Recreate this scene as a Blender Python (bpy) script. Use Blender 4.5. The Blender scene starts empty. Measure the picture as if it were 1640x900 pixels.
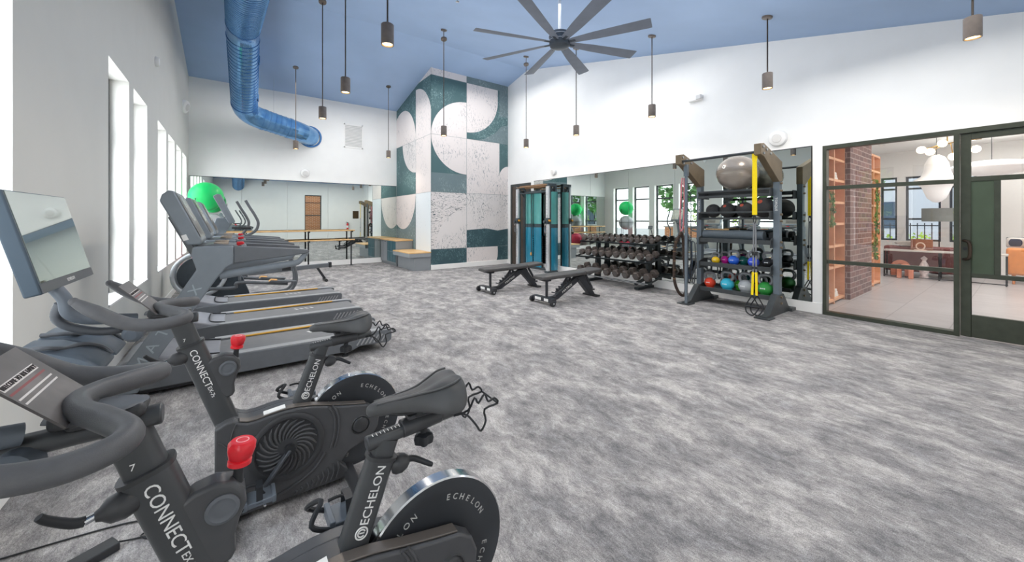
import bpy, bmesh, math, random
from mathutils import Vector, Matrix, Euler
random.seed(7)
PI = math.pi
D = bpy.data
COL = bpy.context.scene.collection


def lin(h):
    h = h.lstrip('#')
    c = [int(h[i:i + 2], 16) / 255 for i in (0, 2, 4)]
    return tuple(x / 12.92 if x <= .04045 else ((x + .055) / 1.055) ** 2.4 for x in c) + (1,)


MATS = {}


def mat(name, color, rough=.5, metal=0., noise=0., nscale=20., bump=0., bscale=200., coat=0., emit=None, estr=0., spec=.5, alpha=None):
    """procedural principled material: colour broken up by a noise, optional fine bump"""
    if name in MATS:
        return MATS[name]
    m = D.materials.new(name)
    m.use_nodes = True
    nt = m.node_tree
    b = nt.nodes['Principled BSDF']
    c = lin(color) if isinstance(color, str) else color
    b.inputs['Base Color'].default_value = c
    b.inputs['Roughness'].default_value = rough
    b.inputs['Metallic'].default_value = metal
    b.inputs['Specular IOR Level'].default_value = spec
    b.inputs['Coat Weight'].default_value = coat
    tc = nt.nodes.new('ShaderNodeTexCoord')
    if noise > 0:
        n = nt.nodes.new('ShaderNodeTexNoise')
        n.inputs['Scale'].default_value = nscale
        n.inputs['Detail'].default_value = 4
        nt.links.new(tc.outputs['Object'], n.inputs['Vector'])
        r = nt.nodes.new('ShaderNodeValToRGB')
        r.color_ramp.elements[0].position = .3
        r.color_ramp.elements[1].position = .7
        r.color_ramp.elements[0].color = tuple(max(0, x * (1 - noise)) for x in c[:3]) + (1,)
        r.color_ramp.elements[1].color = tuple(min(1, x * (1 + noise)) for x in c[:3]) + (1,)
        nt.links.new(n.outputs['Fac'], r.inputs['Fac'])
        nt.links.new(r.outputs['Color'], b.inputs['Base Color'])
    if bump > 0:
        n2 = nt.nodes.new('ShaderNodeTexNoise')
        n2.inputs['Scale'].default_value = bscale
        n2.inputs['Detail'].default_value = 3
        nt.links.new(tc.outputs['Object'], n2.inputs['Vector'])
        bp = nt.nodes.new('ShaderNodeBump')
        bp.inputs['Strength'].default_value = bump
        bp.inputs['Distance'].default_value = .004
        nt.links.new(n2.outputs['Fac'], bp.inputs['Height'])
        nt.links.new(bp.outputs['Normal'], b.inputs['Normal'])
    if emit:
        b.inputs['Emission Color'].default_value = lin(emit)
        b.inputs['Emission Strength'].default_value = estr
    MATS[name] = m
    return m


def nodes_mat(name):
    m = D.materials.new(name)
    m.use_nodes = True
    MATS[name] = m
    nt = m.node_tree
    return m, nt, nt.nodes['Principled BSDF'], nt.nodes['Material Output']


def N(nt, typ, **kw):
    n = nt.nodes.new(typ)
    for k, v in kw.items():
        if k in n.inputs:
            n.inputs[k].default_value = v
        else:
            setattr(n, k, v)
    return n


def ramp(nt, stops, interp='LINEAR'):
    r = nt.nodes.new('ShaderNodeValToRGB')
    cr = r.color_ramp
    cr.interpolation = interp
    while len(cr.elements) > 1:
        cr.elements.remove(cr.elements[-1])
    cr.elements[0].position = stops[0][0]
    cr.elements[0].color = lin(stops[0][1]) if isinstance(stops[0][1], str) else stops[0][1]
    for p, c in stops[1:]:
        e = cr.elements.new(p)
        e.color = lin(c) if isinstance(c, str) else c
    return r


def glass_mat(name, tint=(1, 1, 1, 1), refl=.12, rough=0.):
    """thin clear pane: mostly straight-through with a facing-dependent reflection"""
    m = D.materials.new(name)
    m.use_nodes = True
    nt = m.node_tree
    nt.nodes.clear()
    out = nt.nodes.new('ShaderNodeOutputMaterial')
    t = N(nt, 'ShaderNodeBsdfTransparent', Color=tint)
    g = N(nt, 'ShaderNodeBsdfGlossy', Roughness=rough)
    lw = N(nt, 'ShaderNodeLayerWeight', Blend=.12)
    mp = N(nt, 'ShaderNodeMapRange')
    mp.inputs['To Min'].default_value = refl * .5
    mp.inputs['To Max'].default_value = min(1, refl * 4)
    nt.links.new(lw.outputs['Fresnel'], mp.inputs['Value'])
    mx = nt.nodes.new('ShaderNodeMixShader')
    nt.links.new(mp.outputs['Result'], mx.inputs['Fac'])
    nt.links.new(t.outputs[0], mx.inputs[1])
    nt.links.new(g.outputs[0], mx.inputs[2])
    nt.links.new(mx.outputs[0], out.inputs['Surface'])
    MATS[name] = m
    return m


# ------------------------------------------------------------------ mesh builder
def frame(d, up=Vector((0, 0, 1))):
    d = d.normalized()
    if abs(d.dot(up)) > .98:
        up = Vector((0, 1, 0))
    x = d.cross(up).normalized()
    return x, x.cross(d).normalized()


def catmull(pts, n=6, closed=False):
    P = [Vector(p) for p in pts]
    out = []
    L = len(P)
    for i in range(L if closed else L - 1):
        if closed:
            a, b, c, d = P[i - 1], P[i], P[(i + 1) % L], P[(i + 2) % L]
        else:
            a, b, c, d = P[max(i - 1, 0)], P[i], P[i + 1], P[min(i + 2, L - 1)]
        for k in range(n):
            t = k / n
            out.append(.5 * ((2 * b) + (c - a) * t + (2 * a - 5 * b + 4 * c - d) * t * t + (3 * b - a - 3 * c + d) * t ** 3))
    if not closed:
        out.append(P[-1])
    return out


class MB:
    def __init__(s):
        s.v, s.f, s.mi = [], [], []
        s.M = Matrix.Identity(4)
        s.slot = 0

    def add(s, vs, fs):
        b = len(s.v)
        s.v += [tuple(s.M @ Vector(v)) for v in vs]
        for f in fs:
            s.f.append([b + i for i in f])
            s.mi.append(s.slot)
        return s

    def box(s, c, size, rot=None):
        hx, hy, hz = [a / 2 for a in size]
        vs = [Vector((x, y, z)) for x in (-hx, hx) for y in (-hy, hy) for z in (-hz, hz)]
        if rot:
            R = Euler(rot).to_matrix()
            vs = [R @ v for v in vs]
        c = Vector(c)
        return s.add([v + c for v in vs], [(0, 1, 3, 2), (4, 6, 7, 5), (0, 4, 5, 1), (2, 3, 7, 6), (0, 2, 6, 4), (1, 5, 7, 3)])

    def bb(s, x0, x1, y0, y1, z0, z1):
        return s.box(((x0 + x1) / 2, (y0 + y1) / 2, (z0 + z1) / 2), (abs(x1 - x0), abs(y1 - y0), abs(z1 - z0)))

    def bar(s, p, q, w, h, up=(0, 0, 1)):
        p, q = Vector(p), Vector(q)
        x, u = frame(q - p, Vector(up))
        vs = []
        for c in (p, q):
            for a, b in ((-1, -1), (1, -1), (1, 1), (-1, 1)):
                vs.append(c + x * a * w / 2 + u * b * h / 2)
        return s.add(vs, [(3, 2, 1, 0), (4, 5, 6, 7), (0, 1, 5, 4), (1, 2, 6, 5), (2, 3, 7, 6), (3, 0, 4, 7)])

    def tube(s, pts, r, n=10, closed=False, caps=True, smooth=0, sq=(1, 1)):
        if smooth:
            if not isinstance(r, (int, float)):
                rr = []
                for i in range(len(r) - 1):
                    rr += [r[i] + (r[i + 1] - r[i]) * k / smooth for k in range(smooth)]
                r = rr + [r[-1]]
            pts = catmull(pts, smooth, closed)
        P = [Vector(p) for p in pts]
        L = len(P)
        if isinstance(r, (int, float)):
            r = [r] * L
        x, u = frame(P[1] - P[0])
        vs, fs = [], []
        for i in range(L):
            if closed:
                d = (P[(i + 1) % L] - P[i - 1])
            else:
                d = (P[min(i + 1, L - 1)] - P[max(i - 1, 0)])
            d.normalize()
            x = (x - d * x.dot(d))
            if x.length < 1e-6:
                x, _ = frame(d)
            x.normalize()
            y = d.cross(x)
            for k in range(n):
                a = 2 * PI * k / n
                vs.append(P[i] + x * math.cos(a) * r[i] * sq[0] + y * math.sin(a) * r[i] * sq[1])
        for i in range(L if closed else L - 1):
            for k in range(n):
                a, b = i * n + k, i * n + (k + 1) % n
                c, d2 = ((i + 1) % L) * n + (k + 1) % n, ((i + 1) % L) * n + k
                fs.append((a, b, c, d2))
        if caps and not closed:
            fs.append(tuple(range(n))[::-1])
            fs.append(tuple((L - 1) * n + k for k in range(n)))
        return s.add(vs, fs)

    def lathe(s, prof, o=(0, 0, 0), axis=(0, 0, 1), n=24, scale=(1, 1), caps=True):
        """prof: (radius, height along axis)"""
        a = Vector(axis).normalized()
        x, y = frame(a)
        o = Vector(o)
        vs, fs = [], []
        for r, z in prof:
            for k in range(n):
                t = 2 * PI * k / n
                vs.append(o + a * z + x * r * math.cos(t) * scale[0] + y * r * math.sin(t) * scale[1])
        for i in range(len(prof) - 1):
            for k in range(n):
                fs.append((i * n + k, i * n + (k + 1) % n, (i + 1) * n + (k + 1) % n, (i + 1) * n + k))
        if caps and prof[0][0] > 1e-5:
            fs.append(tuple(range(n))[::-1])
        if caps and prof[-1][0] > 1e-5:
            fs.append(tuple((len(prof) - 1) * n + k for k in range(n)))
        return s.add(vs, fs)

    def cyl(s, p, q, r, n=20, r2=None):
        p, q = Vector(p), Vector(q)
        return s.lathe([(r, 0), (r if r2 is None else r2, (q - p).length)], p, q - p, n)

    def ell(s, c, r, n=20, m=12):
        if isinstance(r, (int, float)):
            r = (r, r, r)
        vs, fs = [], []
        for i in range(m + 1):
            a = -PI / 2 + PI * i / m
            for k in range(n):
                t = 2 * PI * k / n
                vs.append((c[0] + r[0] * math.cos(a) * math.cos(t), c[1] + r[1] * math.cos(a) * math.sin(t), c[2] + r[2] * math.sin(a)))
        for i in range(m):
            for k in range(n):
                fs.append((i * n + k, i * n + (k + 1) % n, (i + 1) * n + (k + 1) % n, (i + 1) * n + k))
        return s.add(vs, fs)

    def prism(s, poly, a, b, axis='Y'):
        """poly of 2D points; axis Y: points are (x,z); X: (y,z); Z: (x,y)"""
        def P(p, t):
            return {'Y': (p[0], t, p[1]), 'X': (t, p[0], p[1]), 'Z': (p[0], p[1], t)}[axis]
        n = len(poly)
        vs = [P(p, a) for p in poly] + [P(p, b) for p in poly]
        fs = [tuple(range(n)), tuple(range(2 * n - 1, n - 1, -1))]
        fs += [(i, n + i, n + (i + 1) % n, (i + 1) % n) for i in range(n)]
        return s.add(vs, fs)

    def poly(s, pts):
        return s.add(pts, [tuple(range(len(pts)))])

    def loft(s, secs, caps=True):
        n = len(secs[0])
        vs = [v for sec in secs for v in sec]
        fs = []
        for i in range(len(secs) - 1):
            for k in range(n):
                fs.append((i * n + k, i * n + (k + 1) % n, (i + 1) * n + (k + 1) % n, (i + 1) * n + k))
        if caps:
            fs.append(tuple(range(n))[::-1])
            fs.append(tuple((len(secs) - 1) * n + k for k in range(n)))
        return s.add(vs, fs)

    def obj(s, name, mats, parent=None, bevel=0., seg=2, ang=40, loc=None, sub=0):
        me = D.meshes.new(name)
        me.from_pydata(s.v, [], s.f)
        me.polygons.foreach_set('material_index', s.mi)
        bm = bmesh.new()
        bm.from_mesh(me)
        bmesh.ops.remove_doubles(bm, verts=bm.verts, dist=1e-6)
        bmesh.ops.recalc_face_normals(bm, faces=bm.faces) if len(s.f) > 1 else None
        bm.to_mesh(me)
        bm.free()
        if not isinstance(mats, (list, tuple)):
            mats = [mats]
        for m in mats:
            me.materials.append(m)
        me.polygons.foreach_set('use_smooth', [True] * len(me.polygons))
        me.set_sharp_from_angle(angle=math.radians(ang))
        o = D.objects.new(name, me)
        COL.objects.link(o)
        if parent:
            o.parent = parent
        if loc:
            o.location = loc
        if bevel:
            md = o.modifiers.new('bevel', 'BEVEL')
            md.width = bevel
            md.segments = seg
            md.limit_method = 'ANGLE'
            md.angle_limit = math.radians(35)
        if sub:
            md = o.modifiers.new('sub', 'SUBSURF')
            md.levels = md.render_levels = sub
        return o


def tag(o, label=None, cat=None, group=None, kind=None):
    for k, v in (('label', label), ('category', cat), ('group', group), ('kind', kind)):
        if v:
            o[k] = v
    return o


def thing(name, label, cat, loc=(0, 0, 0), rz=0., group=None):
    o = D.objects.new(name, None)
    o.empty_display_size = .1
    COL.objects.link(o)
    o.location = loc
    o.rotation_euler = (0, 0, rz)
    return tag(o, label, cat, group)


def struct(o):
    o['kind'] = 'structure'
    return o


def copy_tree(o, parent=None):
    c = o.copy()
    COL.objects.link(c)
    c.parent = parent
    for ch in list(o.children):
        copy_tree(ch, c)
    return c


def dup(o, loc, label, rz=None):
    c = copy_tree(o)
    c.location = loc
    if rz is not None:
        c.rotation_euler = (0, 0, rz)
    c['label'] = label
    return c


_tm = {}


def text_mesh(body, size, extrude=.0008, align='CENTER'):
    k = (body, size, align)
    if k not in _tm:
        cu = D.curves.new('lettering', 'FONT')
        cu.body = body
        cu.size = size
        cu.extrude = extrude
        cu.align_x = align
        cu.align_y = 'CENTER'
        cu.resolution_u = 3
        o = D.objects.new('lettering', cu)
        COL.objects.link(o)
        bpy.context.view_layer.update()
        me = D.meshes.new_from_object(o.evaluated_get(bpy.context.evaluated_depsgraph_get()))
        D.objects.remove(o)
        D.curves.remove(cu)
        _tm[k] = me
    return _tm[k]


def text(body, size, m, parent, M, name='lettering', align='CENTER', bold=1.0):
    me = text_mesh(body, size, align=align).copy()
    if bold != 1.0:
        me.transform(Matrix.Diagonal((bold, 1, 1, 1)))
    me.transform(M)
    me.materials.clear()
    me.materials.append(m)
    o = D.objects.new(name, me)
    COL.objects.link(o)
    o.parent = parent
    return o


def text_join(items, m, parent, name='lettering'):
    """items: (body, size, Matrix) -> one mesh"""
    bm = bmesh.new()
    for body, size, M in items:
        me = text_mesh(body, size).copy()
        me.transform(M)
        bm.from_mesh(me)
        D.meshes.remove(me)
    me = D.meshes.new(name)
    bm.to_mesh(me)
    bm.free()
    me.materials.append(m)
    o = D.objects.new(name, me)
    COL.objects.link(o)
    o.parent = parent
    return o


def basis(o, x, y):
    """matrix taking text x/y axes to given world directions at origin o"""
    x, y = Vector(x).normalized(), Vector(y).normalized()
    z = x.cross(y)
    M = Matrix((x, y, z)).transposed().to_4x4()
    M.translation = Vector(o)
    return M


def rebase(t):
    """parts were built in room coordinates: bring them under their thing's base"""
    for ch in t.children:
        ch.location = Vector(ch.location) - t.location
# ------------------------------------------------------------------ dimensions (metres)
XL, XR, YB, YN = -.92, 7.0, 12.5, -1.4
RY, RZ = 8.76, 5.81                       # ridge
def ceil_z(y):
    return max(RZ - .244 * (RY - y), 3.66) if y < RY else RZ - .2166 * (y - RY)
CX, CY = 4.38, 9.75                       # mural corner

# ------------------------------------------------------------------ materials
WHITE = mat('wall_paint', '#eeeeec', .7, noise=.015, nscale=3, bump=.08, bscale=260)
TRIM = mat('trim_paint', '#f2f1ee', .45, noise=.01, nscale=5)
BLACK = mat('black_powder', '#26282b', .42, noise=.12, nscale=30, bump=.05, bscale=400)
DARK = mat('charcoal_plastic', '#44474b', .48, noise=.08, nscale=25, bump=.06, bscale=500)
GREYP = mat('grey_plastic', '#5d6166', .45, noise=.07, nscale=20, bump=.05, bscale=500)
STEELG = mat('slate_metal', '#6c747d', .36, .25, noise=.06, nscale=15)
CHROME = mat('chrome', '#d8dadc', .14, 1, noise=.03, nscale=30)
ALU = mat('aluminium', '#b9bcbf', .32, .8, noise=.05, nscale=40)
RUBBER = mat('rubber', '#2e2f31', .8, noise=.12, nscale=60, bump=.1, bscale=300)
GRIP = mat('grip_foam', '#58595b', .42, noise=.08, nscale=40, bump=.15, bscale=600)
RED = mat('red_plastic', '#d8202c', .28, noise=.05, nscale=20, coat=.3)
WHITEPL = mat('white_plastic', '#f1f1f0', .4, noise=.02, nscale=10)
LETTER = mat('white_print', '#e9e9e7', .5, noise=.02, nscale=30)
YELLOW = mat('yellow_webbing', '#f2d411', .6, noise=.06, nscale=80, bump=.1, bscale=400)
BRONZE = mat('dark_bronze_frame', '#474c42', .38, .3, noise=.12, nscale=12)
WINFR = mat('window_frame_dark', '#4a4d4f', .45, .2, noise=.08, nscale=12)
OAK, nt, bs, _o = nodes_mat('light_oak')
tc = N(nt, 'ShaderNodeTexCoord'); mp = N(nt, 'ShaderNodeMapping'); mp.inputs['Scale'].default_value = (3, 22, 22)
nz = N(nt, 'ShaderNodeTexNoise', Scale=2.2, Detail=6.)
rp = ramp(nt, [(.3, '#c79a63'), (.55, '#dcb57f'), (.75, '#e6c597')])
for a, b in ((tc.outputs['Object'], mp.inputs['Vector']), (mp.outputs[0], nz.inputs['Vector']), (nz.outputs['Fac'], rp.inputs['Fac']), (rp.outputs[0], bs.inputs['Base Color'])):
    nt.links.new(a, b)
bs.inputs['Roughness'].default_value = .45

# carpet: grey loop pile, soft-edged lighter and darker patches drawn out along the room, fine grain
CARPET, nt, bs, _o = nodes_mat('grey_carpet')
tc = N(nt, 'ShaderNodeTexCoord')
wn = N(nt, 'ShaderNodeTexNoise', Scale=2.2, Detail=3.)
wv_ = N(nt, 'ShaderNodeVectorMath', operation='SCALE'); wv_.inputs['Scale'].default_value = .16
wa = N(nt, 'ShaderNodeVectorMath', operation='ADD')
def layer(scale, rot, sc, det, rough, stops):
    mp = N(nt, 'ShaderNodeMapping'); mp.inputs['Scale'].default_value = scale; mp.inputs['Rotation'].default_value = (0, 0, rot)
    n = N(nt, 'ShaderNodeTexNoise', Scale=sc, Detail=det, Roughness=rough)
    r = ramp(nt, stops)
    nt.links.new(wa.outputs[0], mp.inputs['Vector']); nt.links.new(mp.outputs[0], n.inputs['Vector']); nt.links.new(n.outputs['Fac'], r.inputs['Fac'])
    return r
nt.links.new(tc.outputs['Object'], wn.inputs['Vector']); nt.links.new(wn.outputs['Color'], wv_.inputs[0])
nt.links.new(tc.outputs['Object'], wa.inputs[0]); nt.links.new(wv_.outputs[0], wa.inputs[1])
LA = layer((1.6, 1.0, 1), .15, 2.6, 5., .6, [(.34, '#b3b3b5'), (.43, '#bebdbe'), (.47, '#c9c8c8'), (.53, '#cfcdcd'), (.56, '#dddbda'), (.66, '#e6e4e2')])
LB = layer((5.5, 2.8, 1), -.12, 2.6, 6., .7, [(.34, '#b9b8ba'), (.43, '#cfcece'), (.46, '#dcdbda'), (.54, '#e6e4e3'), (.57, '#f6f5f4'), (.68, '#ffffff')])
LC = layer((55, 18, 1), 0., 2., 4., .8, [(.32, '#b0b0b2'), (.62, '#ffffff')])
n4 = N(nt, 'ShaderNodeTexNoise', Scale=210., Detail=3.)
r4 = ramp(nt, [(.3, '#a4a4a6'), (.62, '#ffffff')])
nt.links.new(tc.outputs['Object'], n4.inputs['Vector']); nt.links.new(n4.outputs['Fac'], r4.inputs['Fac'])
prev = LA.outputs[0]
for r_, f_ in ((LB, .9), (LC, .75), (r4, .7)):
    mx = N(nt, 'ShaderNodeMix', data_type='RGBA', blend_type='MULTIPLY'); mx.inputs[0].default_value = f_
    nt.links.new(prev, mx.inputs[6]); nt.links.new(r_.outputs[0], mx.inputs[7]); prev = mx.outputs[2]
mx = N(nt, 'ShaderNodeMix', data_type='RGBA', blend_type='MULTIPLY'); mx.inputs[0].default_value = 1
mx.inputs[7].default_value = (.92, .912, .905, 1); nt.links.new(prev, mx.inputs[6]); prev = mx.outputs[2]
bp = N(nt, 'ShaderNodeBump', Strength=.6, Distance=.006)
nt.links.new(prev, bs.inputs['Base Color']); nt.links.new(n4.outputs['Fac'], bp.inputs['Height']); nt.links.new(bp.outputs[0], bs.inputs['Normal'])
bs.inputs['Roughness'].default_value = .95
bs.inputs['Specular IOR Level'].default_value = .15

BLUE = mat('ceiling_blue', '#9db6d8', .6, noise=.04, nscale=1.2)

def mural_mat(name, base, mark, lo, hi, scale=(9, 9, 9), sc=2.2, dist=.8, patch=True, rough=.6):
    """paint with palette-knife marks: streaked noise cut to sparse strokes, gathered in patches"""
    m, nt, bs, _ = nodes_mat(name)
    tc = N(nt, 'ShaderNodeTexCoord')
    mp = N(nt, 'ShaderNodeMapping'); mp.inputs['Scale'].default_value = scale
    n = N(nt, 'ShaderNodeTexNoise', Scale=sc, Detail=4., Roughness=.6, Distortion=dist)
    r = ramp(nt, [(lo, (0, 0, 0, 1)), (hi, (1, 1, 1, 1))])
    pn = N(nt, 'ShaderNodeTexNoise', Scale=1.7, Detail=2.)
    pr = ramp(nt, [(.42, (0, 0, 0, 1)), (.6, (1, 1, 1, 1))])
    mu = N(nt, 'ShaderNodeMath', operation='MULTIPLY')
    mx = N(nt, 'ShaderNodeMix', data_type='RGBA')
    mx.inputs[6].default_value = lin(base)
    mx.inputs[7].default_value = lin(mark)
    for a, b in ((tc.outputs['Object'], mp.inputs[0]), (mp.outputs[0], n.inputs['Vector']), (n.outputs['Fac'], r.inputs['Fac']),
                 (tc.outputs['Object'], pn.inputs['Vector']), (pn.outputs['Fac'], pr.inputs['Fac']),
                 (r.outputs[0], mu.inputs[0]), (mu.outputs[0], mx.inputs[0]), (mx.outputs[2], bs.inputs['Base Color'])):
        nt.links.new(a, b)
    if patch:
        nt.links.new(pr.outputs[0], mu.inputs[1])
    else:
        mu.inputs[1].default_value = 1
    bs.inputs['Roughness'].default_value = rough
    return m

M_TEAL = mural_mat('mural_teal', '#4b696c', '#a3c0bf', .52, .68, (9, 9, 7), 3, 1.4)
M_TEALD = mural_mat('mural_teal_dark', '#39535a', '#7d9fa2', .53, .7, (9, 9, 9), 3, 1.4)
M_GREY = mural_mat('mural_grey_teal', '#6e8084', '#a9b9b9', .52, .72, (12, 12, 5), 3, .8)
M_WHITE = mural_mat('mural_white', '#e3dbd8', '#7f868c', .575, .63, (18, 18, 5), 2.6, .7)
M_STROKE = mural_mat('mural_strokes', '#ded8d6', '#2e464c', .555, .60, (4.5, 4.5, 17), 2.4, 1.3, patch=False)
M_STROKE2 = mural_mat('mural_strokes_light', '#ded9d7', '#40555b', .56, .62, (16, 16, 5), 2.6, 1.1, patch=True)
M_PALE = mural_mat('mural_pale_blue', '#dfe6ea', '#a9b9c2', .56, .66, (4, 6, 8), 3, 1.5)
M_LINE = mat('mural_line', '#8b9394', .6, noise=.05, nscale=10)

MIRROR = mat('mirror_glass', '#e3ebe7', .004, 1, noise=.004, nscale=1)
PANE = glass_mat('clear_pane', (.97, .985, .98, 1), .34)
WPANE = glass_mat('window_pane', (.97, .985, 1, 1), .06)

# ------------------------------------------------------------------ shell
b = MB(); b.bb(XL - .3, XR, YN - .2, YB + .2, -.12, 0)
struct(b.obj('floor', CARPET))
b = MB()
t = .15
ys = [YN - .2, -.05, RY, YB + .2]
b.prism([(y, ceil_z(y)) for y in ys] + [(y, ceil_z(y) + t) for y in reversed(ys)], XL - .3, XR + .2, 'X')
struct(b.obj('ceiling', BLUE, ang=6))

WINS = [(-.75, .1), (1.05, 1.9), (2.25, 3.1), (4.95, 5.80), (6.02, 6.86), (7.72, 8.6), (8.85, 9.72), (10.0, 10.85), (11.1, 11.95)]
WZ0, WZ1, WT = .6, 2.89, .22
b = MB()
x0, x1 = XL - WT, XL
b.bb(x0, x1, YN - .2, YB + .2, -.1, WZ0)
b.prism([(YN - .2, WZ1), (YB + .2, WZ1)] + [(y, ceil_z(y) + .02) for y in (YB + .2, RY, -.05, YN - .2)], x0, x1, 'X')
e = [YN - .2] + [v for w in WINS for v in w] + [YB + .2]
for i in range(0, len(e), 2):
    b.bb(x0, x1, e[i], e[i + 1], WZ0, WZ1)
struct(b.obj('wall_left', mat('wall_paint_shaded', '#d8d8d3', .7, noise=.015, nscale=3, bump=.08, bscale=260)))  # wall colour darkened to carry the shade of the backlit side
b = MB(); b.bb(XL - .3, XR + .2, YB, YB + .2, -.1, 5.05)
struct(b.obj('wall_back', WHITE))
# right wall with the storefront opening
SY0, SY1, SZ = -1.3, 1.793, 2.475
b = MB()
b.bb(XR, XR + .16, SY1, YB + .2, -.1, SZ)
b.bb(XR, XR + .16, YN - .2, SY0, -.1, SZ)
b.prism([(YN - .2, SZ), (YB + .2, SZ)] + [(y, ceil_z(y) + .02) for y in (YB + .2, RY, -.05, YN - .2)], XR, XR + .16, 'X')
struct(b.obj('wall_right', WHITE))
NX0, NX1 = 3.52, 4.46
b = MB()
for x0, x1, z0, z1 in ((XL - .3, NX0, -.1, 3.6), (NX1, XR + .2, -.1, 3.6), (NX0, NX1, -.1, WZ0), (NX0, NX1, WZ1, 3.6)):
    b.bb(x0, x1, YN - .2, YN, z0, z1 if z1 < 3 else 3.7)
struct(b.obj('wall_near', WHITE))

# ------------------------------------------------------------------ mural chase in the back right corner
def arc(cx, cz, r, a0, a1, n=20, rz=None):
    rz = rz or r
    return [(cx + r * math.cos(math.radians(a0 + (a1 - a0) * i / n)), cz + rz * math.sin(math.radians(a0 + (a1 - a0) * i / n))) for i in range(n + 1)]
mats = [M_TEAL, M_WHITE, M_GREY, M_STROKE, M_STROKE2, M_TEALD, M_PALE, M_LINE, WHITE]
b = MB()
b.slot = 8
b.bb(CX + .01, XR, CY + .01, YB, -.05, 5.62)
yo = lambda k: CY + .008 - .0018 * k
def F(slot, poly, k=1):                      # front face, (x, z)
    b.slot = slot; b.poly([(x, yo(k), z) for x, z in poly])
def S(slot, poly, k=1):                      # side face, (y, z)
    b.slot = slot; b.poly([(CX + .008 - .0018 * k, y, z) for y, z in reversed(poly)])
xm, xr = 5.507, XR
F(0, [(CX, 0), (xr, 0), (xr, 5.615), (CX, 5.615)], 0)
F(1, [(CX, 5.4), (xm, 5.4), (xm, 5.62), (CX, 5.62)])
F(2, [(xm, 5.4), (xr, 5.4), (xr, 5.62), (xm, 5.62)])
F(1, arc(xm, 3.76, 1.12, 90, 270, 30, 1.055), 2)
F(2, [(CX, 2.16), (xm, 2.16), (xm, 2.70), (CX, 2.70)])
F(3, [(CX, .565), (xm, .565), (xm, 2.16), (CX, 2.16)])
F(4, [(CX + .12, .565)] + arc(xm, .6, .98, 180, 90, 14, 1.08) + [(xm, .565)], 2)
F(5, [(CX, .1), (xm, .1), (xm, .565), (CX, .565)])
F(1, [(xm, 5.4), (xm, 3.95)] + arc(xm, 5.02, 1.1, -90, 0, 14, 1.07)[1:] + [(6.607, 5.4)], 2)
F(2, [(xm, 3.76), (xr, 3.76), (xr, 4.35)] + [(6.75, 4.3), (6.5, 4.05), (6.1, 3.82), (5.9, 3.78)], 1)
F(2, [(6.67, 4.6), (xr, 4.6), (xr, 5.4), (6.67, 5.4)], 1)
F(1, [(xm, 2.16), (xr, 2.16), (xr, 3.063)] + arc(7.03, 2.70, .363, 95, 180, 10)[0:] + [(6.67, 3.76), (xm, 3.76)])
F(4, [(xm, 1.08), (6.2, 1.12), (6.6, 1.05), (xr, 1.10), (xr, 2.16), (xm, 2.16)])
F(5, [(xm, .565), (xr, .565), (xr, 1.10), (6.6, 1.05), (6.2, 1.12), (xm, 1.08)])
F(1, [(xm, .1), (6.56, .1)] + [(6.6, .25), (6.61, .4), (6.6, .565)] + [(xm, .565)])
F(5, [(6.56, .1), (xr, .1), (xr, .565), (6.6, .565), (6.61, .4), (6.6, .25)])
for z in (2.16, 3.76, 5.4, .565):
    F(7, [(CX, z - .004), (xr, z - .004), (xr, z + .004), (CX, z + .004)], 3)
F(7, [(xm - .005, .1), (xm + .005, .1), (xm + .005, 5.61), (xm - .005, 5.61)], 3)
ym = 10.83
S(0, [(CY, 0), (YB, 0), (YB, 5.0), (CY, 5.6)], 0)
S(1, [(CY, 5.4), (10.66, 5.4), (CY, 5.6)])
S(1, [(CY, 3.76), (CY, 4.2)] + arc(ym, 4.12, 1.13, 170, 90, 14)[1:] + [(ym, 3.76)], 2)
S(1, [(CY, 2.16), (ym, 2.16), (ym, 3.76), (CY, 3.76)], 2)
S(6, [(CY, .1), (ym, .1), (ym, 2.16), (CY, 2.16)], 2)
S(1, [(ym, 3.76)] + arc(11.93, 3.76, 1.1, 180, 62, 24)[1:] + [(YB, 4.68), (YB, 3.76)], 1)
S(4, [(ym, 3.76), (11.94, 3.76)] + arc(ym, 3.80, 1.11, 0, -90, 14, 1.0)[1:], 1)
S(1, [(YB, 2.16), (ym, 2.16)] + arc(11.93, 2.16, 1.08, 180, 301, 24)[1:] + [(YB, 1.25)], 1)
S(2, [(ym, .1), (YB, .1), (YB, 1.09), (11.93, 1.07), (11.4, 1.2), (11.0, 1.5), (ym, 2.1)], .5)
for z in (2.16, 3.76, 5.4):
    S(7, [(CY, z - .004), (YB if z < 4 else 10.6, z - .004), (YB if z < 4 else 10.6, z + .004), (CY, z + .004)], 3)
S(7, [(ym - .005, .1), (ym + .005, .1), (ym + .005, 5.3), (ym - .005, 5.3)], 3)
struct(b.obj('wall_corner', mats))

def baseboard(name, *boxes):
    b = MB()
    for q in boxes:
        b.bb(*q)
    return struct(b.obj(name, TRIM, bevel=.003))
baseboard('baseboard_back', (XL, CX, YB - .015, YB, 0, .155))
baseboard('baseboard_corner', (CX + .0, XR, CY - .014, CY + .008, 0, .135))
baseboard('baseboard_right', (XR - .015, XR, SY1 + .01, CY - .014, 0, .155))
baseboard('baseboard_left', (XL, XL + .014, YN, YB - .015, 0, .11))
baseboard('baseboard_near', (XL + .014, XR - .1, YN, YN + .014, 0, .11))

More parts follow.
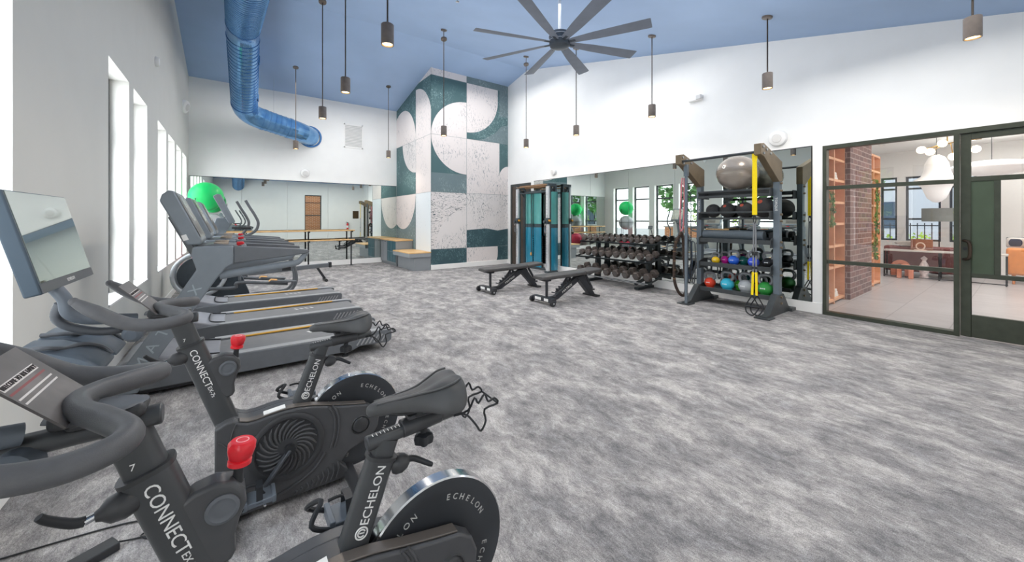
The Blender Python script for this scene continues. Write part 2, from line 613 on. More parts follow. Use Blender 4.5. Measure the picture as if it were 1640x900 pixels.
# ------------------------------------------------------------------ windows
def window(n, x0, x1, y0, y1, along):
    """aluminium frame set near the outer face, transoms and clear panes"""
    b = MB(); p = MB()
    fw = .05
    if along == 'Y':
        xf0, xf1 = x0, x0 + .07
        for a, c in ((y0, y0 + fw), (y1 - fw, y1)):
            b.bb(xf0, xf1, a, c, WZ0, WZ1)
        for z, h in ((WZ0, fw), (WZ1 - fw, fw), (1.28, .06), (2.28, .06)):
            b.bb(xf0, xf1, y0 + fw, y1 - fw, z, z + h)
        p.poly([(x0 + .035, y0 + fw, WZ0 + fw), (x0 + .035, y1 - fw, WZ0 + fw), (x0 + .035, y1 - fw, WZ1 - fw), (x0 + .035, y0 + fw, WZ1 - fw)])
        s = MB(); s.bb(x0 + .07, x1 + .012, y0, y1, WZ0 - .001, WZ0 + .018)
    else:
        for a, c in ((x0, x0 + fw), (x1 - fw, x1)):
            b.bb(a, c, y0, y0 + .07, WZ0, WZ1)
        for z, h in ((WZ0, fw), (WZ1 - fw, fw), (1.60, .06), (2.40, .04)):
            b.bb(x0 + fw, x1 - fw, y0, y0 + .07, z, z + h)
        p.poly([(x0 + fw, y0 + .035, WZ0 + fw), (x1 - fw, y0 + .035, WZ0 + fw), (x1 - fw, y0 + .035, WZ1 - fw), (x0 + fw, y0 + .035, WZ1 - fw)])
        s = MB(); s.bb(x0, x1, y0 + .07, y1 + .012, WZ0 - .001, WZ0 + .018)
    f = struct(b.obj('window_%d' % n, WINFR, bevel=.003))
    p.obj('window_pane', WPANE, f)
    s.obj('window_sill', TRIM, f)
for i, (a, c) in enumerate(WINS):
    window(i + 1, XL - WT, XL, a, c, 'Y')
window(len(WINS) + 1, NX0, NX1, YN - .2, YN, 'X')

# ------------------------------------------------------------------ wall mirrors
def mirror(axis, a0, a1, z0, z1, label, group, end=False):
    b = MB(); f = MB()
    g = .002
    if axis == 'X':
        b.bb(a0 + g, a1 - g, YB - .012, YB - .004, z0, z1)
        f.bb(a0, a1, YB - .014, YB - .001, z1, z1 + .012)
    else:
        b.bb(XR - .012, XR - .004, a0 + g, a1 - g, z0, z1)
        f.bb(XR - .014, XR - .001, a0, a1, z1, z1 + .012)
        if end:
            f.bb(XR - .014, XR - .001, a0 - .012, a0, z0, z1 + .012)
    t = thing('wall_mirror', label, 'mirror', group=group)
    b.obj('mirror_panel', MIRROR, t)
    f.obj('edge_trim', BLACK, t)
xs = [XL + .01, .168, 1.226, 2.283, 3.451, CX]
lb = ['tall mirror panel on back wall beside the window corner, behind the green ball',
      'tall mirror panel on back wall, second from the windowed corner, behind the cardio machines',
      'tall mirror panel on back wall, middle of the five, behind the barre start',
      'tall mirror panel on back wall, fourth from the windows, behind the ballet barre',
      'tall mirror panel on back wall reaching the mural wall beside the lockers']
for i in range(5):
    mirror('X', xs[i], xs[i + 1], .16, 2.49, lb[i], 'back wall mirror panels')
ysr = [1.93, 2.93, 4.118, 5.201, 6.304, 7.40, 8.46]
lr = ['right wall mirror panel behind the steel storage rack, next to the glass storefront',
      'right wall mirror panel between the storage rack and the dumbbell rack',
      'right wall mirror panel behind the glass-door end of the dumbbell rack',
      'right wall mirror panel behind the cable-machine end of the dumbbell rack',
      'right wall mirror panel behind the tower of the cable machine next to the dumbbells',
      'right wall mirror panel behind the cable machine tower near the mural corner']
for i in range(6):
    mirror('Y', ysr[i], ysr[i + 1], .16, 2.49, lr[i], 'right wall mirror panels', i == 0)

# door recess beside the mural
b = MB()
DB = mat('dark_door', '#3d4140', .4, noise=.08, nscale=8)
b.bb(XR - .03, XR - .002, 9.50, 9.58, 0, 2.47); b.bb(XR - .03, XR - .002, 8.60, 8.66, 0, 2.47); b.bb(XR - .03, XR - .002, 8.66, 9.50, 2.40, 2.47)
d = struct(b.obj('door_2', DB, bevel=.003))
WOODD = mat('walnut_door', '#4f453d', .45, noise=.15, nscale=9)
b = MB(); b.bb(XR - .02, XR - .003, 8.66, 9.50, .01, 2.40)
b.obj('door_panel', WOODD, d)

# ------------------------------------------------------------------ storefront: fixed window and glass door
def storefront():
    b = MB()
    x0, x1 = XR - .02, XR + .1
    M0, M1 = .488, .522
    b.bb(x0, x1, SY0, SY1, SZ - .055, SZ)                        # head
    b.bb(x0, x1, SY1 - .045, SY1, 0, SZ - .055)                  # jamb
    b.bb(x0, x1, M0, M1 + .012, 0, SZ - .055)                    # mullion
    b.bb(x0, x1, M1 + .012, SY1 - .045, 0, .05)                  # bottom rail
    for z in (1.832, .752):
        b.bb(x0 + .02, x1 - .02, M1 + .012, SY1 - .045, z, z + .05)
    b.bb(x0, x1, SY0, SY0 + .05, 0, SZ - .055)
    b.bb(x0, x1, -.60, -.55, 0, SZ - .055)
    b.bb(x0, x1, SY0 + .05, -.60, 0, .05)
    w = struct(b.obj('window_11', BRONZE, bevel=.004))
    p = MB()
    for a, c in ((M1 + .012, SY1 - .045), (SY0 + .05, -.60)):
        p.poly([(XR + .04, a, .05), (XR + .04, c, .05), (XR + .04, c, SZ - .055), (XR + .04, a, SZ - .055)])
    p.obj('window_pane', PANE, w)
    # swing door
    y1, y0 = M0 - .006, -.545
    b = MB()
    xa, xb = XR + .01, XR + .065
    b.bb(xa, xb, y1 - .08, y1, .01, SZ - .06); b.bb(xa, xb, y0, y0 + .08, .01, SZ - .06)
    b.bb(xa, xb, y0 + .08, y1 - .08, 2.345, SZ - .06)
    b.bb(xa, xb, y0 + .08, y1 - .08, .01, .272)
    b.bb(xa, xb, y0 + .08, y1 - .08, 1.845, 1.90)
    b.bb(xa, xb, y0 + .08, y1 - .08, .712, .762)
    b.bb(xa, xb, .186, .234, .762, 1.845)
    d = struct(b.obj('door_1', BRONZE, bevel=.004))
    b = MB(); b.bb(xa + .012, xb - .012, .234, y1 - .08, .762, 1.845)
    b.obj('door_panel', mat('door_infill', '#4d5a4a', .4, .2, noise=.08, nscale=5), d)
    p = MB()
    for a, c, z0, z1 in ((y0 + .08, y1 - .08, 1.90, 2.345), (y0 + .08, .186, .762, 1.845), (y0 + .08, y1 - .08, .272, .712)):
        p.poly([(XR + .04, a, z0), (XR + .04, c, z0), (XR + .04, c, z1), (XR + .04, a, z1)])
    p.obj('door_pane', PANE, d)
    h = MB()
    yh = y1 - .045
    h.tube([(XR + .012, yh + .02, 1.145), (XR - .045, yh - .01, 1.14), (XR - .06, yh - .03, 1.10), (XR - .06, yh - .03, .97), (XR - .045, yh - .01, .93), (XR + .012, yh + .02, .925)], .016, 10, smooth=4)
    h.obj('door_handle', mat('dark_handle', '#4d4138', .3, .7, noise=.05), d)
    k = MB(); k.cyl((XR + .012, y1 - .035, 1.05), (XR - .004, y1 - .035, 1.05), .018, 16)
    k.obj('door_lock', BLACK, d)
storefront()
# ------------------------------------------------------------------ exercise bikes
BODY = mat('bike_body_grey', '#4a4b4d', .28, noise=.07, nscale=18, bump=.06, bscale=600)
BODYD = mat('bike_body_dark', '#3a3b3d', .36, noise=.08, nscale=22, bump=.06, bscale=600)
POSTM = mat('bike_post_satin', '#484a4c', .28, .12, noise=.06, nscale=14)
SADDLE = mat('saddle_vinyl', '#48494a', .38, noise=.06, nscale=30, bump=.12, bscale=700)
SCREEN = mat('screen_glass', '#bcc5c0', .03, .85, noise=.01, nscale=2)
CARD, nt, bs, _o = nodes_mat('printed_card')
tc = N(nt, 'ShaderNodeTexCoord'); nn = N(nt, 'ShaderNodeTexNoise', Scale=9., Detail=3.)
rr = ramp(nt, [(.35, '#575453'), (.55, '#656160'), (.7, '#777270')])
for a, q in ((tc.outputs['Object'], nn.inputs[0]), (nn.outputs['Fac'], rr.inputs[0]), (rr.outputs[0], bs.inputs['Base Color'])):
    nt.links.new(a, q)
bs.inputs['Roughness'].default_value = .35

def oval_post(b, p, q, w, d):
    """oval tube: w across the bike's plane, d sideways"""
    p, q = Vector(p), Vector(q)
    a = (q - p).normalized()
    x = Vector((0, 1, 0)); u = a.cross(x)
    secs = []
    for c in (p, q):
        s = []
        for k in range(24):
            t = 2 * PI * k / 24
            ct, st = math.cos(t), math.sin(t)
            s.append(c + u * w / 2 * math.copysign(abs(ct) ** .62, ct) + x * d / 2 * math.copysign(abs(st) ** .62, st))
        secs.append(s)
    b.loft(secs)

def make_bike(label):
    t = thing('exercise_bike', label, 'exercise bike', group='indoor cycling bikes')
    # --- shell body
    prof = [(-.07, .03), (-.07, .455), (-.03, .474), (.0, .478), (.02, .462), (.05, .450), (.09, .450), (.14, .458), (.19, .463), (.25, .462), (.32, .450), (.42, .422), (.52, .398), (.59, .384),
            (.635, .352), (.655, .30), (.648, .25), (.615, .205), (.56, .185), (.50, .165), (.455, .115), (.49, .075), (.49, .03)]
    b = MB()
    b.prism(prof, -.085, -.032, 'Y'); b.prism(prof, .032, .085, 'Y')
    fr = [p for p in prof if p[0] < .28] + [(.27, .40), (.27, .10)]
    fr = [(-.07, .03), (-.07, .455), (-.03, .474), (.0, .478), (.02, .462), (.05, .450), (.09, .450), (.14, .458), (.19, .463), (.25, .462), (.275, .40), (.26, .29), (.275, .16), (.30, .10), (.30, .03)]
    b.prism(fr, -.04, .04, 'Y')
    body = b.obj('body_shell', BODY, t, bevel=.008, seg=3)
    # top strip, lighter
    b = MB()
    top = [(.02, .463), (.05, .452), (.09, .452), (.14, .460), (.19, .465), (.25, .464), (.32, .452), (.42, .424), (.52, .400), (.585, .386)]
    b.prism(top + [(x, z + .006) for x, z in reversed(top)], -.075, -.036, 'Y')
    b.obj('top_trim', mat('bike_trim_bronze', '#6b6560', .35, .3, noise=.05), body, bevel=.002)
    b = MB(); b.prism([(.115, .462), (.205, .472), (.205, .476), (.115, .466)], -.07, -.03, 'Y')
    b.obj('warning_label', LETTER, body)
    # seam, raised contours and grille near the rear
    b = MB()
    for x in (.375, .395):
        b.tube([(x + .02, -.086, .43), (x + .045, -.087, .38), (x + .05, -.087, .30), (x + .03, -.087, .21)], .005, 8, smooth=4)
    b.tube([(.05, -.085, .06), (.20, -.087, .075), (.32, -.087, .13), (.38, -.086, .20)], .008, 8, smooth=5)
    for k in range(9):
        x = .24 + k * .024
        hh = .012 + k * .010
        b.tube([(x, -.085, .045), (x + .012, -.089, .045 + hh * .5), (x + .006, -.085, .045 + hh)], .005, 6, smooth=3)
    b.tube([(-.055, -.086, .40), (-.02, -.087, .36), (-.005, -.087, .43), (.008, -.086, .462)], .003, 6)
    b.obj('shell_contour', BODY, body)
    # rear round cap
    b = MB(); b.lathe([(.001, .094), (.03, .094), (.038, .090), (.042, .085), (.046, .090), (.05, .085)], (.555, 0, .285), (0, -1, 0), 28)
    b.obj('axle_cap', BODYD, body)
    # --- vent disc with curved blades
    c = Vector((.212, -.085, .288))
    b = MB(); b.lathe([(.162, 0), (.162, .007), (.150, .014), (.138, .012), (.132, .002), (.05, .004), (.03, .012), (.0005, .013)], c, (0, -1, 0), 48)
    disc = b.obj('vent_disc', BODYD, t)
    b = MB()
    for k in range(22):
        a0 = 2 * PI * k / 22
        pts = []
        for i in range(6):
            r = .04 + .088 * i / 5
            a = a0 - .75 * (i / 5) ** 1.2
            pts.append(c + Vector((r * math.cos(a), -.005, r * math.sin(a))))
        b.tube(pts, [.003, .005, .006, .0065, .006, .003], 6)
    b.obj('vent_blade', BODY, disc)
    # --- flywheel
    w = Vector((.54, 0, .29)); R = .25
    b = MB(); b.lathe([(R - .005, -.0235), (R, -.020), (R, .020), (R - .005, .0235)], w, (0, 1, 0), 64, caps=False)
    fw = b.obj('flywheel', CHROME, t)
    b = MB(); b.lathe([(.001, -.020), (.205, -.020), (.212, -.024), (R - .005, -.0245), (R - .005, .0245), (.212, .024), (.205, .020), (.001, .020)], w, (0, 1, 0), 64)
    b.obj('flywheel_disc', mat('flywheel_black', '#3d4044', .42, .2, noise=.05, nscale=12), fw)
    it = []
    for a0 in (52, -38, 142, 232):
        for i, ch in enumerate('ECHELON'):
            a = math.radians(a0 - (i - 3) * 8.6)
            r = .183
            o = w + Vector((r * math.cos(a), -.0212, r * math.sin(a)))
            it.append((ch, .027, basis(o, (math.sin(a), 0, -math.cos(a)), (math.cos(a), 0, math.sin(a)))))
    text_join(it, mat('grey_print', '#b5b5b3', .5, noise=.03), fw)
    # --- cranks and pedals
    ax = Vector((.219, 0, .284))
    ca = Vector((-.107, 0, -.14))
    b = MB(); b.cyl(ax + Vector((0, -.115, 0)), ax + Vector((0, .115, 0)), .016, 20); b.cyl(ax + Vector((0, -.122, 0)), ax + Vector((0, -.10, 0)), .024, 20)
    b.obj('crank_axle', BLACK, t)
    for sd in (-1, 1):
        e = ax + ca * (-sd)
        b = MB(); b.bar(ax + Vector((0, .112 * sd, 0)), e + Vector((0, .118 * sd, 0)),   .014, .034, (0, 1, 0))
        k = b.obj('crank', mat('crank_dark', '#54585d', .35, .4, noise=.06), t, bevel=.004)
        b = MB()
        for f in (.42, .78):
            q = ax + ca * (-sd) * f + Vector((0, .1195 * sd + .006 * (0 if sd > 0 else -1) * 0, 0))
            b.box(q + Vector((0, .004 * sd, 0)), (.010, .003, .034), (0, math.radians(37), 0))
        b.obj('crank_sticker', mat('crank_sticker', '#c9b7b4', .5, noise=.05), k)
        pc = e + Vector((-.02, .175 * sd, 0))
        b = MB()
        b.box(pc, (.115, .095, .022)); b.box(pc + Vector((-.055, 0, .005)), (.018, .105, .036)); b.box(pc + Vector((.055, 0, 0)), (.016, .10, .032))
        b.cyl(e + Vector((0, .10 * sd, 0)), pc + Vector((0, .03 * sd, 0)), .009, 10)
        pd = b.obj('pedal', STEELG, t, bevel=.003)
        b = MB()
        b.tube([pc + Vector((-.06, -.05, .0)), pc + Vector((-.115, -.045, .035)), pc + Vector((-.08, 0, .070)), pc + Vector((-.115, .045, .035)), pc + Vector((-.06, .05, 0))], .008, 8, smooth=5)
        b.tube([pc + Vector((-.06, 0, .062)), pc + Vector((-.015, 0, .06)), pc + Vector((.02, 0, .01))], .005, 8, smooth=5)
        b.bar(pc + Vector((.0, -.046, .0)), pc + Vector((.0, -.03, .06)), .025, .004); b.bar(pc + Vector((.0, .046, .0)), pc + Vector((.0, .03, .06)), .025, .004)
        b.bar(pc + Vector((.0, -.03, .06)), pc + Vector((.0, .03, .06)), .025, .004)
        b.obj('toe_cage', BLACK, pd)
        b = MB(); b.box(pc + Vector((.01, .0, -.012)), (.03, .06, .02)); b.cyl(pc + Vector((.02, -.045, -.02)), pc + Vector((.02, .02, -.03)), .006, 8)
        b.obj('pedal_clip', CHROME, pd, bevel=.002)
    # --- front post
    p0, p1, p2 = Vector((-.028, 0, .455)), Vector((-.158, 0, .842)), Vector((-.188, 0, .935))
    b = MB(); oval_post(b, p0 - (p1 - p0) * .06, p1, .092, .066)
    fp = b.obj('front_post', POSTM, t)
    b = MB(); oval_post(b, p1 - (p1 - p0) * .022, p1 + (p1 - p0) * .004, .102, .074)
    b.obj('post_collar', BODYD, fp)
    b = MB(); oval_post(b, p1, p2 + (p2 - p1) * .1, .076, .054)
    b.obj('inner_post', POSTM, t)
    ax_ = (p0 - p1).normalized()
    up_ = Vector((-ax_.z, 0, ax_.x))
    if up_.x < 0: up_ = -up_
    fm = p1 + (p0 - p1) * .29
    fm = Vector((fm.x, -.0345, fm.z))
    text('CONNECT', .038, LETTER, fp, basis(fm, ax_, up_), bold=1.0)
    fm2 = p1 + (p0 - p1) * .585
    text('EX-7s', .021, LETTER, fp, basis(Vector((fm2.x, -.0345, fm2.z)), ax_, up_), bold=1.05)
    text('7', .02, LETTER, fp, basis(p1 + Vector((-.018, -.0285, .022)), (1, 0, .1), (-.1, 0, 1)))
    # --- height lever
    kq = p1 + (p0 - p1) * .14 + Vector((-.045, -.01, 0))
    b = MB(); b.lathe([(.018, -.01), (.026, .0), (.03, .02), (.026, .042), (.014, .054), (.010, .062)], kq + Vector((.012, 0, 0)), (-1, -.25, -.1), 18)
    lv = b.obj('height_lever', BODYD, t)
    b = MB(); b.cyl(kq + Vector((-.046, -.012, -.004)), kq + Vector((-.062, -.018, -.007)), .008, 12)
    b.obj('lever_pin', CHROME, lv)
    b = MB(); b.tube([kq + Vector((-.062, -.016, -.007)), kq + Vector((-.078, -.022, .0)), kq + Vector((-.105, -.04, .030)), kq + Vector((-.115, -.046, .045))], [.010, .0095, .008, .007], 10, smooth=4)
    b.obj('lever_arm', BLACK, lv)
    # --- resistance unit with red knob
    b = MB()
    br = [(-.112, .742), (-.075, .765), (-.035, .772), (.0, .762), (.022, .735), (.026, .70), (.012, .668), (.002, .63), (.004, .592), (-.002, .575), (-.03, .568), (-.055, .60)]
    b.prism(br, -.03, .03, 'Y')
    ru = b.obj('resistance_unit', BODY, t, bevel=.01, seg=3)
    b = MB(); b.lathe([(.034, 0), (.034, .005), (.027, .008), (.020, .005), (.016, .006), (.0005, .006)], (-.022, -.03, .708), (0, -1, 0), 32)
    b.obj('hub_cap', GREYP, ru)
    kx = Vector((.006, 0, .745)); kd = Vector((.012, 0, .1)).normalized()
    b = MB(); b.lathe([(.014, .0), (.011, .02), (.011, .045)], kx, kd, 16)
    b.obj('knob_stem', BLACK, ru)
    b = MB()
    secs = []
    for r, z in ((.020, .040), (.0255, .044), (.0255, .054), (.021, .057), (.027, .062), (.032, .082), (.030, .094), (.024, .101)):
        x, y = frame(kd)
        s = []
        for k in range(36):
            a = 2 * PI * k / 36
            rr_ = r * (1 - (.05 if .060 < z < .09 else 0) * (1 + math.cos(6 * a)))
            s.append(kx + kd * z + x * rr_ * math.cos(a) + y * rr_ * math.sin(a))
        secs.append(s)
    b.loft(secs)
    kn = b.obj('resistance_knob', RED, ru)
    b = MB(); x, y = frame(kd)
    b.tube([kx + kd * .1012 + x * .013 * math.cos(a) + y * .013 * math.sin(a) for a in [2 * PI * i / 20 for i in range(20)]], .0012, 6, closed=True)
    b.obj('knob_emblem', mat('knob_mark', '#f0b9bb', .5, noise=.03), kn)
    # --- stem and handlebar
    b = MB()
    b.tube([(-.385, 0, .952), (-.13, 0, .958)], .026, 18, sq=(1, .85))
    st = b.obj('stem', POSTM, t, bevel=.004)
    b = MB(); b.box((-.215, 0, .985), (.12, .075, .03)); b.box((-.265, 0, 1.0), (.06, .10, .035))
    b.obj('bar_clamp', BODYD, st, bevel=.012, seg=3)
    b = MB(); b.loft([[Vector((-.23 + .075 * f, .055 * w_ * math.cos(a), .998 + .010 * math.sin(a) * w_)) for a in [2 * PI * k / 18 for k in range(18)]] for f, w_ in ((-1.0, .55), (-.6, .9), (0, 1), (.55, .8), (.9, .45), (1.02, .15))])
    b.obj('stem_pad', GREYP, st)
    half = [(-.452, -.24, 1.106), (-.405, -.243, 1.068), (-.325, -.242, 1.012), (-.245, -.238, .992), (-.185, -.222, .993), (-.158, -.192, .998), (-.168, -.155, 1.004), (-.205, -.105, 1.012), (-.245, -.055, 1.018), (-.262, 0, 1.02)]
    path = half + [(x, -y, z) for x, y, z in reversed(half[:-1])]
    rad = [.014] + [.0235] * 7 + [.022, .022, .022] + [.0235] * 7 + [.014]
    b = MB(); b.tube(path, rad, 16, smooth=5)
    for sgn in (-1, 1):
        b.ell((-.455, .24 * sgn, 1.109), .0145, 12, 8)
    hb = b.obj('handlebar', GRIP, t)
    b = MB(); b.lathe([(.03, 0), (.036, .01), (.034, .04), (.02, .052)], (-.33, -.0, .93), (-.25, -1, -.15), 18)
    b.obj('clamp_knob', STEELG, st)
    # --- instruction card on the bars
    b = MB()
    A = Vector((-.258, 0, 1.004)); B_ = Vector((-.372, 0, 1.130)); u = (B_ - A).normalized(); n_ = Vector((u.z, 0, -u.x))
    L_ = (B_ - A).length
    def cp(f, y, o): return A + u * L_ * f + Vector((0, y, 0)) + n_ * o
    vs = [cp(f, y, o) for o in (0, .004) for f, y in ((0, -.095), (0, .085), (1, .085), (1, -.095))]
    b.add(vs, [(0, 1, 2, 3), (7, 6, 5, 4), (0, 4, 5, 1), (1, 5, 6, 2), (2, 6, 7, 3), (3, 7, 4, 0)])
    cd = b.obj('instruction_card', CARD, t)
    yv = Vector((0, 1, 0))
    WB = mat('card_band', '#d9d5d2', .5, noise=.05, nscale=40)
    b = MB()
    for f, h_, y0, y1 in ((.655, .085, -.09, .055),):
        b.add([cp(f, y0, .0046), cp(f, y1, .0046), cp(f + h_, y1, .0046), cp(f + h_, y0, .0046)], [(0, 1, 2, 3)])
    for f in (.50, .43):
        b.add([cp(f, -.09, .0046), cp(f, .06, .0046), cp(f + .022, .06, .0046), cp(f + .022, -.09, .0046)], [(0, 1, 2, 3)])
    b.obj('card_stripe', WB, cd)
    b = MB(); b.add([cp(.585, -.09, .0046), cp(.585, .06, .0046), cp(.612, .06, .0046), cp(.612, -.09, .0046)], [(0, 1, 2, 3)])
    b.obj('card_red_stripe', mat('card_red', '#8d4a4c', .5, noise=.05), cd)
    text('WELCOME TO THE FAMILY', .0135, mat('card_ink', '#3a3536', .5, noise=.05), cd, basis(cp(.697, -.018, .0052), yv, u), bold=.86)
    # --- screen and its arms
    s0, s1 = Vector((-.513, 0, 1.148)), Vector((-.600, 0, 1.498))
    su = (s1 - s0).normalized(); sn = Vector((su.z, 0, -su.x)); SL = (s1 - s0).length
    def sp(f, y, o): return s0 + su * SL * f + Vector((0, y, 0)) + sn * o
    def slab(b, f0, f1, y0, y1, o0, o1):
        vs = [sp(f, y, o) for o in (o0, o1) for f, y in ((f0, y0), (f0, y1), (f1, y1), (f1, y0))]
        b.add(vs, [(0, 1, 2, 3), (7, 6, 5, 4), (0, 4, 5, 1), (1, 5, 6, 2), (2, 6, 7, 3), (3, 7, 4, 0)])
    b = MB(); slab(b, 0, 1, -.283, .283, -.045, -.002)
    ts = b.obj('touch_screen', mat('screen_shell', '#4f5d69', .35, .2, noise=.05, nscale=8), t, bevel=.006, seg=3)
    b = MB(); slab(b, .105, .985, -.272, .272, -.002, .0004)
    b.obj('screen_glass', SCREEN, ts)
    b = MB(); slab(b, .008, .10, -.279, .279, -.002, .0006)
    b.obj('screen_bezel', mat('bezel_black', '#55585c', .3, noise=.05), ts)
    text('ECHELON', .018, LETTER, ts, basis(sp(.052, 0, .0012), yv, su))
    b = MB()
    b.tube([sp(-.0, -.10, -.02), (-.508, -.105, 1.10), (-.50, -.10, 1.05), (-.465, -.08, 1.018), (-.40, -.05, 1.0), (-.33, -.02, .985)], .021, 14, smooth=6)
    b.obj('screen_arm', STEELG, t)
    b = MB()
    b.tube([(-.523, -.09, 1.085), (-.535, -.08, 1.03), (-.50, -.06, .985), (-.43, -.03, .95), (-.36, 0, .945)], .016, 12, smooth=6)
    b.obj('tray_arm', GREYP, t)
    # --- bottle tray
    b = MB()
    for sg in (-1, 1):
        secs = []
        for x, z, h in ((-.615, .925, .012), (-.60, .935, .03), (-.53, .915, .055), (-.45, .875, .055), (-.405, .845, .035), (-.395, .838, .012)):
            s = []
            for k in range(16):
                a = 2 * PI * k / 16
                s.append(Vector((x, sg * .105 + .092 * math.copysign(abs(math.cos(a)) ** .6, math.cos(a)), z + h * .5 * math.copysign(abs(math.sin(a)) ** .7, math.sin(a)))))
            secs.append(s)
        b.loft(secs)
    tr = b.obj('bottle_tray', mat('tray_slate', '#59636d', .4, .1, noise=.06), t)
    b = MB()
    for sg in (-1, 1):
        b.tube([(-.60, sg * .105 - .085, .952), (-.53, sg * .105 - .09, .948), (-.50, sg * .105 - .03, .925), (-.47, sg * .105 + .03, .92), (-.43, sg * .105 + .085, .888), (-.40, sg * .105 + .08, .855)], .008, 8, smooth=4)
    b.obj('tray_lip', GREYP, tr)
    # --- seat post, slider, saddle
    q0, q1, q2 = Vector((.272, 0, .425)), Vector((.363, 0, .682)), Vector((.380, 0, .728))
    b = MB(); oval_post(b, q0, q1, .082, .062)
    spo = b.obj('seat_post', POSTM, t)
    b = MB(); oval_post(b, q1 - (q1 - q0) * .03, q1 + (q1 - q0) * .01, .092, .07)
    b.obj('post_collar', BODYD, spo)
    b = MB(); oval_post(b, q1, q2, .068, .05)
    b.obj('inner_seat_post', POSTM, t)
    d_ = (q1 - q0).normalized()
    upv = Vector((-d_.z, 0, d_.x))
    o_ = q0 + (q1 - q0) * .645
    text('ECHELON', .036, LETTER, spo, basis(Vector((o_.x, -.0325, o_.z)), d_, upv))
    o2 = q0 + (q1 - q0) * .27
    b = MB()
    for r_ in (.0165,):
        b.tube([Vector((o2.x + r_ * math.cos(a), -.0325, o2.z + r_ * math.sin(a))) for a in [2 * PI * i / 24 for i in range(24)]], .0022, 6, closed=True)
    b.tube([Vector((o2.x + .010 * math.cos(a), -.0325, o2.z + .010 * math.sin(a))) for a in [.3 + 1.6 * PI * i / 16 for i in range(17)]], .002, 6)
    b.bar(Vector((o2.x - .006, -.0325, o2.z + .002)), Vector((o2.x + .008, -.0325, o2.z - .001)), .002, .003)
    b.obj('emblem', LETTER, spo)
    b = MB()
    b.tube([(.318, 0, .728), (.56, 0, .744), (.632, 0, .749)], .0235, 18, sq=(1, .9))
    sl = b.obj('seat_slider', POSTM, t, bevel=.004)
    b = MB(); b.tube([(.425, 0, .739), (.555, 0, .749)], .030, 18, sq=(1, .9)); b.box((.49, 0, .775), (.10, .05, .012))
    b.obj('slider_sleeve', BODYD, sl, bevel=.003)
    it = []
    b = MB()
    for k in range(8):
        x = .335 + k * .0115
        b.box((x, -.008, .7515 + k * .0007), (.0016, .018 if k % 2 else .012, .001))
    b.obj('scale_mark', LETTER, sl)
    b = MB(); b.cyl((.50, 0, .72), (.50, 0, .70), .012, 12)
    secs = []
    for r, z in ((.018, .705), (.03, .70), (.033, .688), (.03, .672), (.018, .666)):
        secs.append([Vector((.50 + r * (1 - .12 * (1 + math.cos(5 * a))) * math.cos(a), r * (1 - .12 * (1 + math.cos(5 * a))) * math.sin(a), z)) for a in [2 * PI * k / 30 for k in range(30)]])
    b.loft(secs)
    b.obj('slider_knob', BLACK, sl)
    kq = q1 + Vector((.05, -.005, -.045))
    b = MB(); b.lathe([(.02, -.01), (.027, .0), (.029, .018), (.022, .036), (.012, .045)], kq - Vector((.012, 0, 0)), (1, -.15, .15), 18)
    lv = b.obj('seat_lever', BODYD, t)
    b = MB(); b.tube([kq + Vector((.03, -.006, .006)), kq + Vector((.05, -.012, .004)), kq + Vector((.09, -.03, -.018)), kq + Vector((.10, -.034, -.024))], [.010, .0095, .008, .006], 10, smooth=4)
    b.obj('lever_arm', BLACK, lv)
    b = MB()
    secs = []
    for x, zt, hw, th, dr in ((.318, .832, .008, .018, .0), (.328, .842, .020, .036, .002), (.365, .850, .026, .044, .006), (.425, .850, .032, .05, .012), (.475, .852, .046, .055, .020), (.51, .858, .066, .058, .034), (.545, .872, .094, .062, .050), (.58, .882, .108, .066, .058), (.608, .881, .100, .060, .048), (.622, .873, .074, .046, .024), (.626, .862, .04, .03, .008)):
        s = []
        for k in range(28):
            a = 2 * PI * k / 28
            cy, sz = math.cos(a), math.sin(a)
            y = hw * math.copysign(abs(cy) ** .8, cy)
            z = zt - th / 2 + th / 2 * math.copysign(abs(sz) ** .75, sz) - dr * (cy * cy)
            if sz > 0:
                z -= .014 * math.exp(-(y / .013) ** 2) * min(1, max(0, (x - .36) / .08))
            s.append(Vector((x, y, z)))
        secs.append(s)
    b.loft(secs)
    sd_ = b.obj('saddle', SADDLE, t, sub=1, ang=60)
    b = MB()
    for sg in (-1, 1):
        b.tube([(.345, sg * .013, .842), (.42, sg * .020, .843), (.48, sg * .030, .846), (.53, sg * .050, .854), (.575, sg * .062, .866), (.605, sg * .055, .872)], .0035, 6, smooth=5)
    b.obj('saddle_seam', SADDLE, sd_)
    b = MB()
    for sg in (-1, 1):
        b.tube([(.36, sg * .012, .815), (.42, sg * .022, .795), (.50, sg * .022, .79), (.56, sg * .03, .80), (.59, sg * .035, .825)], .0045, 8, smooth=4)
    b.box((.49, 0, .787), (.05, .06, .022)); b.cyl((.49, -.036, .79), (.49, .036, .79), .009, 10); b.cyl((.49, 0, .77), (.49, 0, .80), .016, 12)
    b.obj('saddle_rail', BLACK, sd_)
    # --- bent wire holder behind the saddle
    b = MB()
    for sg in (-1, 1):
        y = sg * .055
        b.tube([(.60, sg * .02, .735), (.635, y, .757), (.66, y, .792), (.675, y, .770), (.70, y, .795), (.715, y, .765), (.74, y, .77), (.755, y, .748), (.70, y, .742), (.705, y, .70), (.685, y, .672), (.665, y, .70), (.645, sg * .03, .728), (.62, sg * .02, .735)], .0038, 7, smooth=3)
    b.tube([(.755, -.055, .748), (.757, .055, .748)], .0035, 7)
    b.obj('wire_holder', BLACK, t)
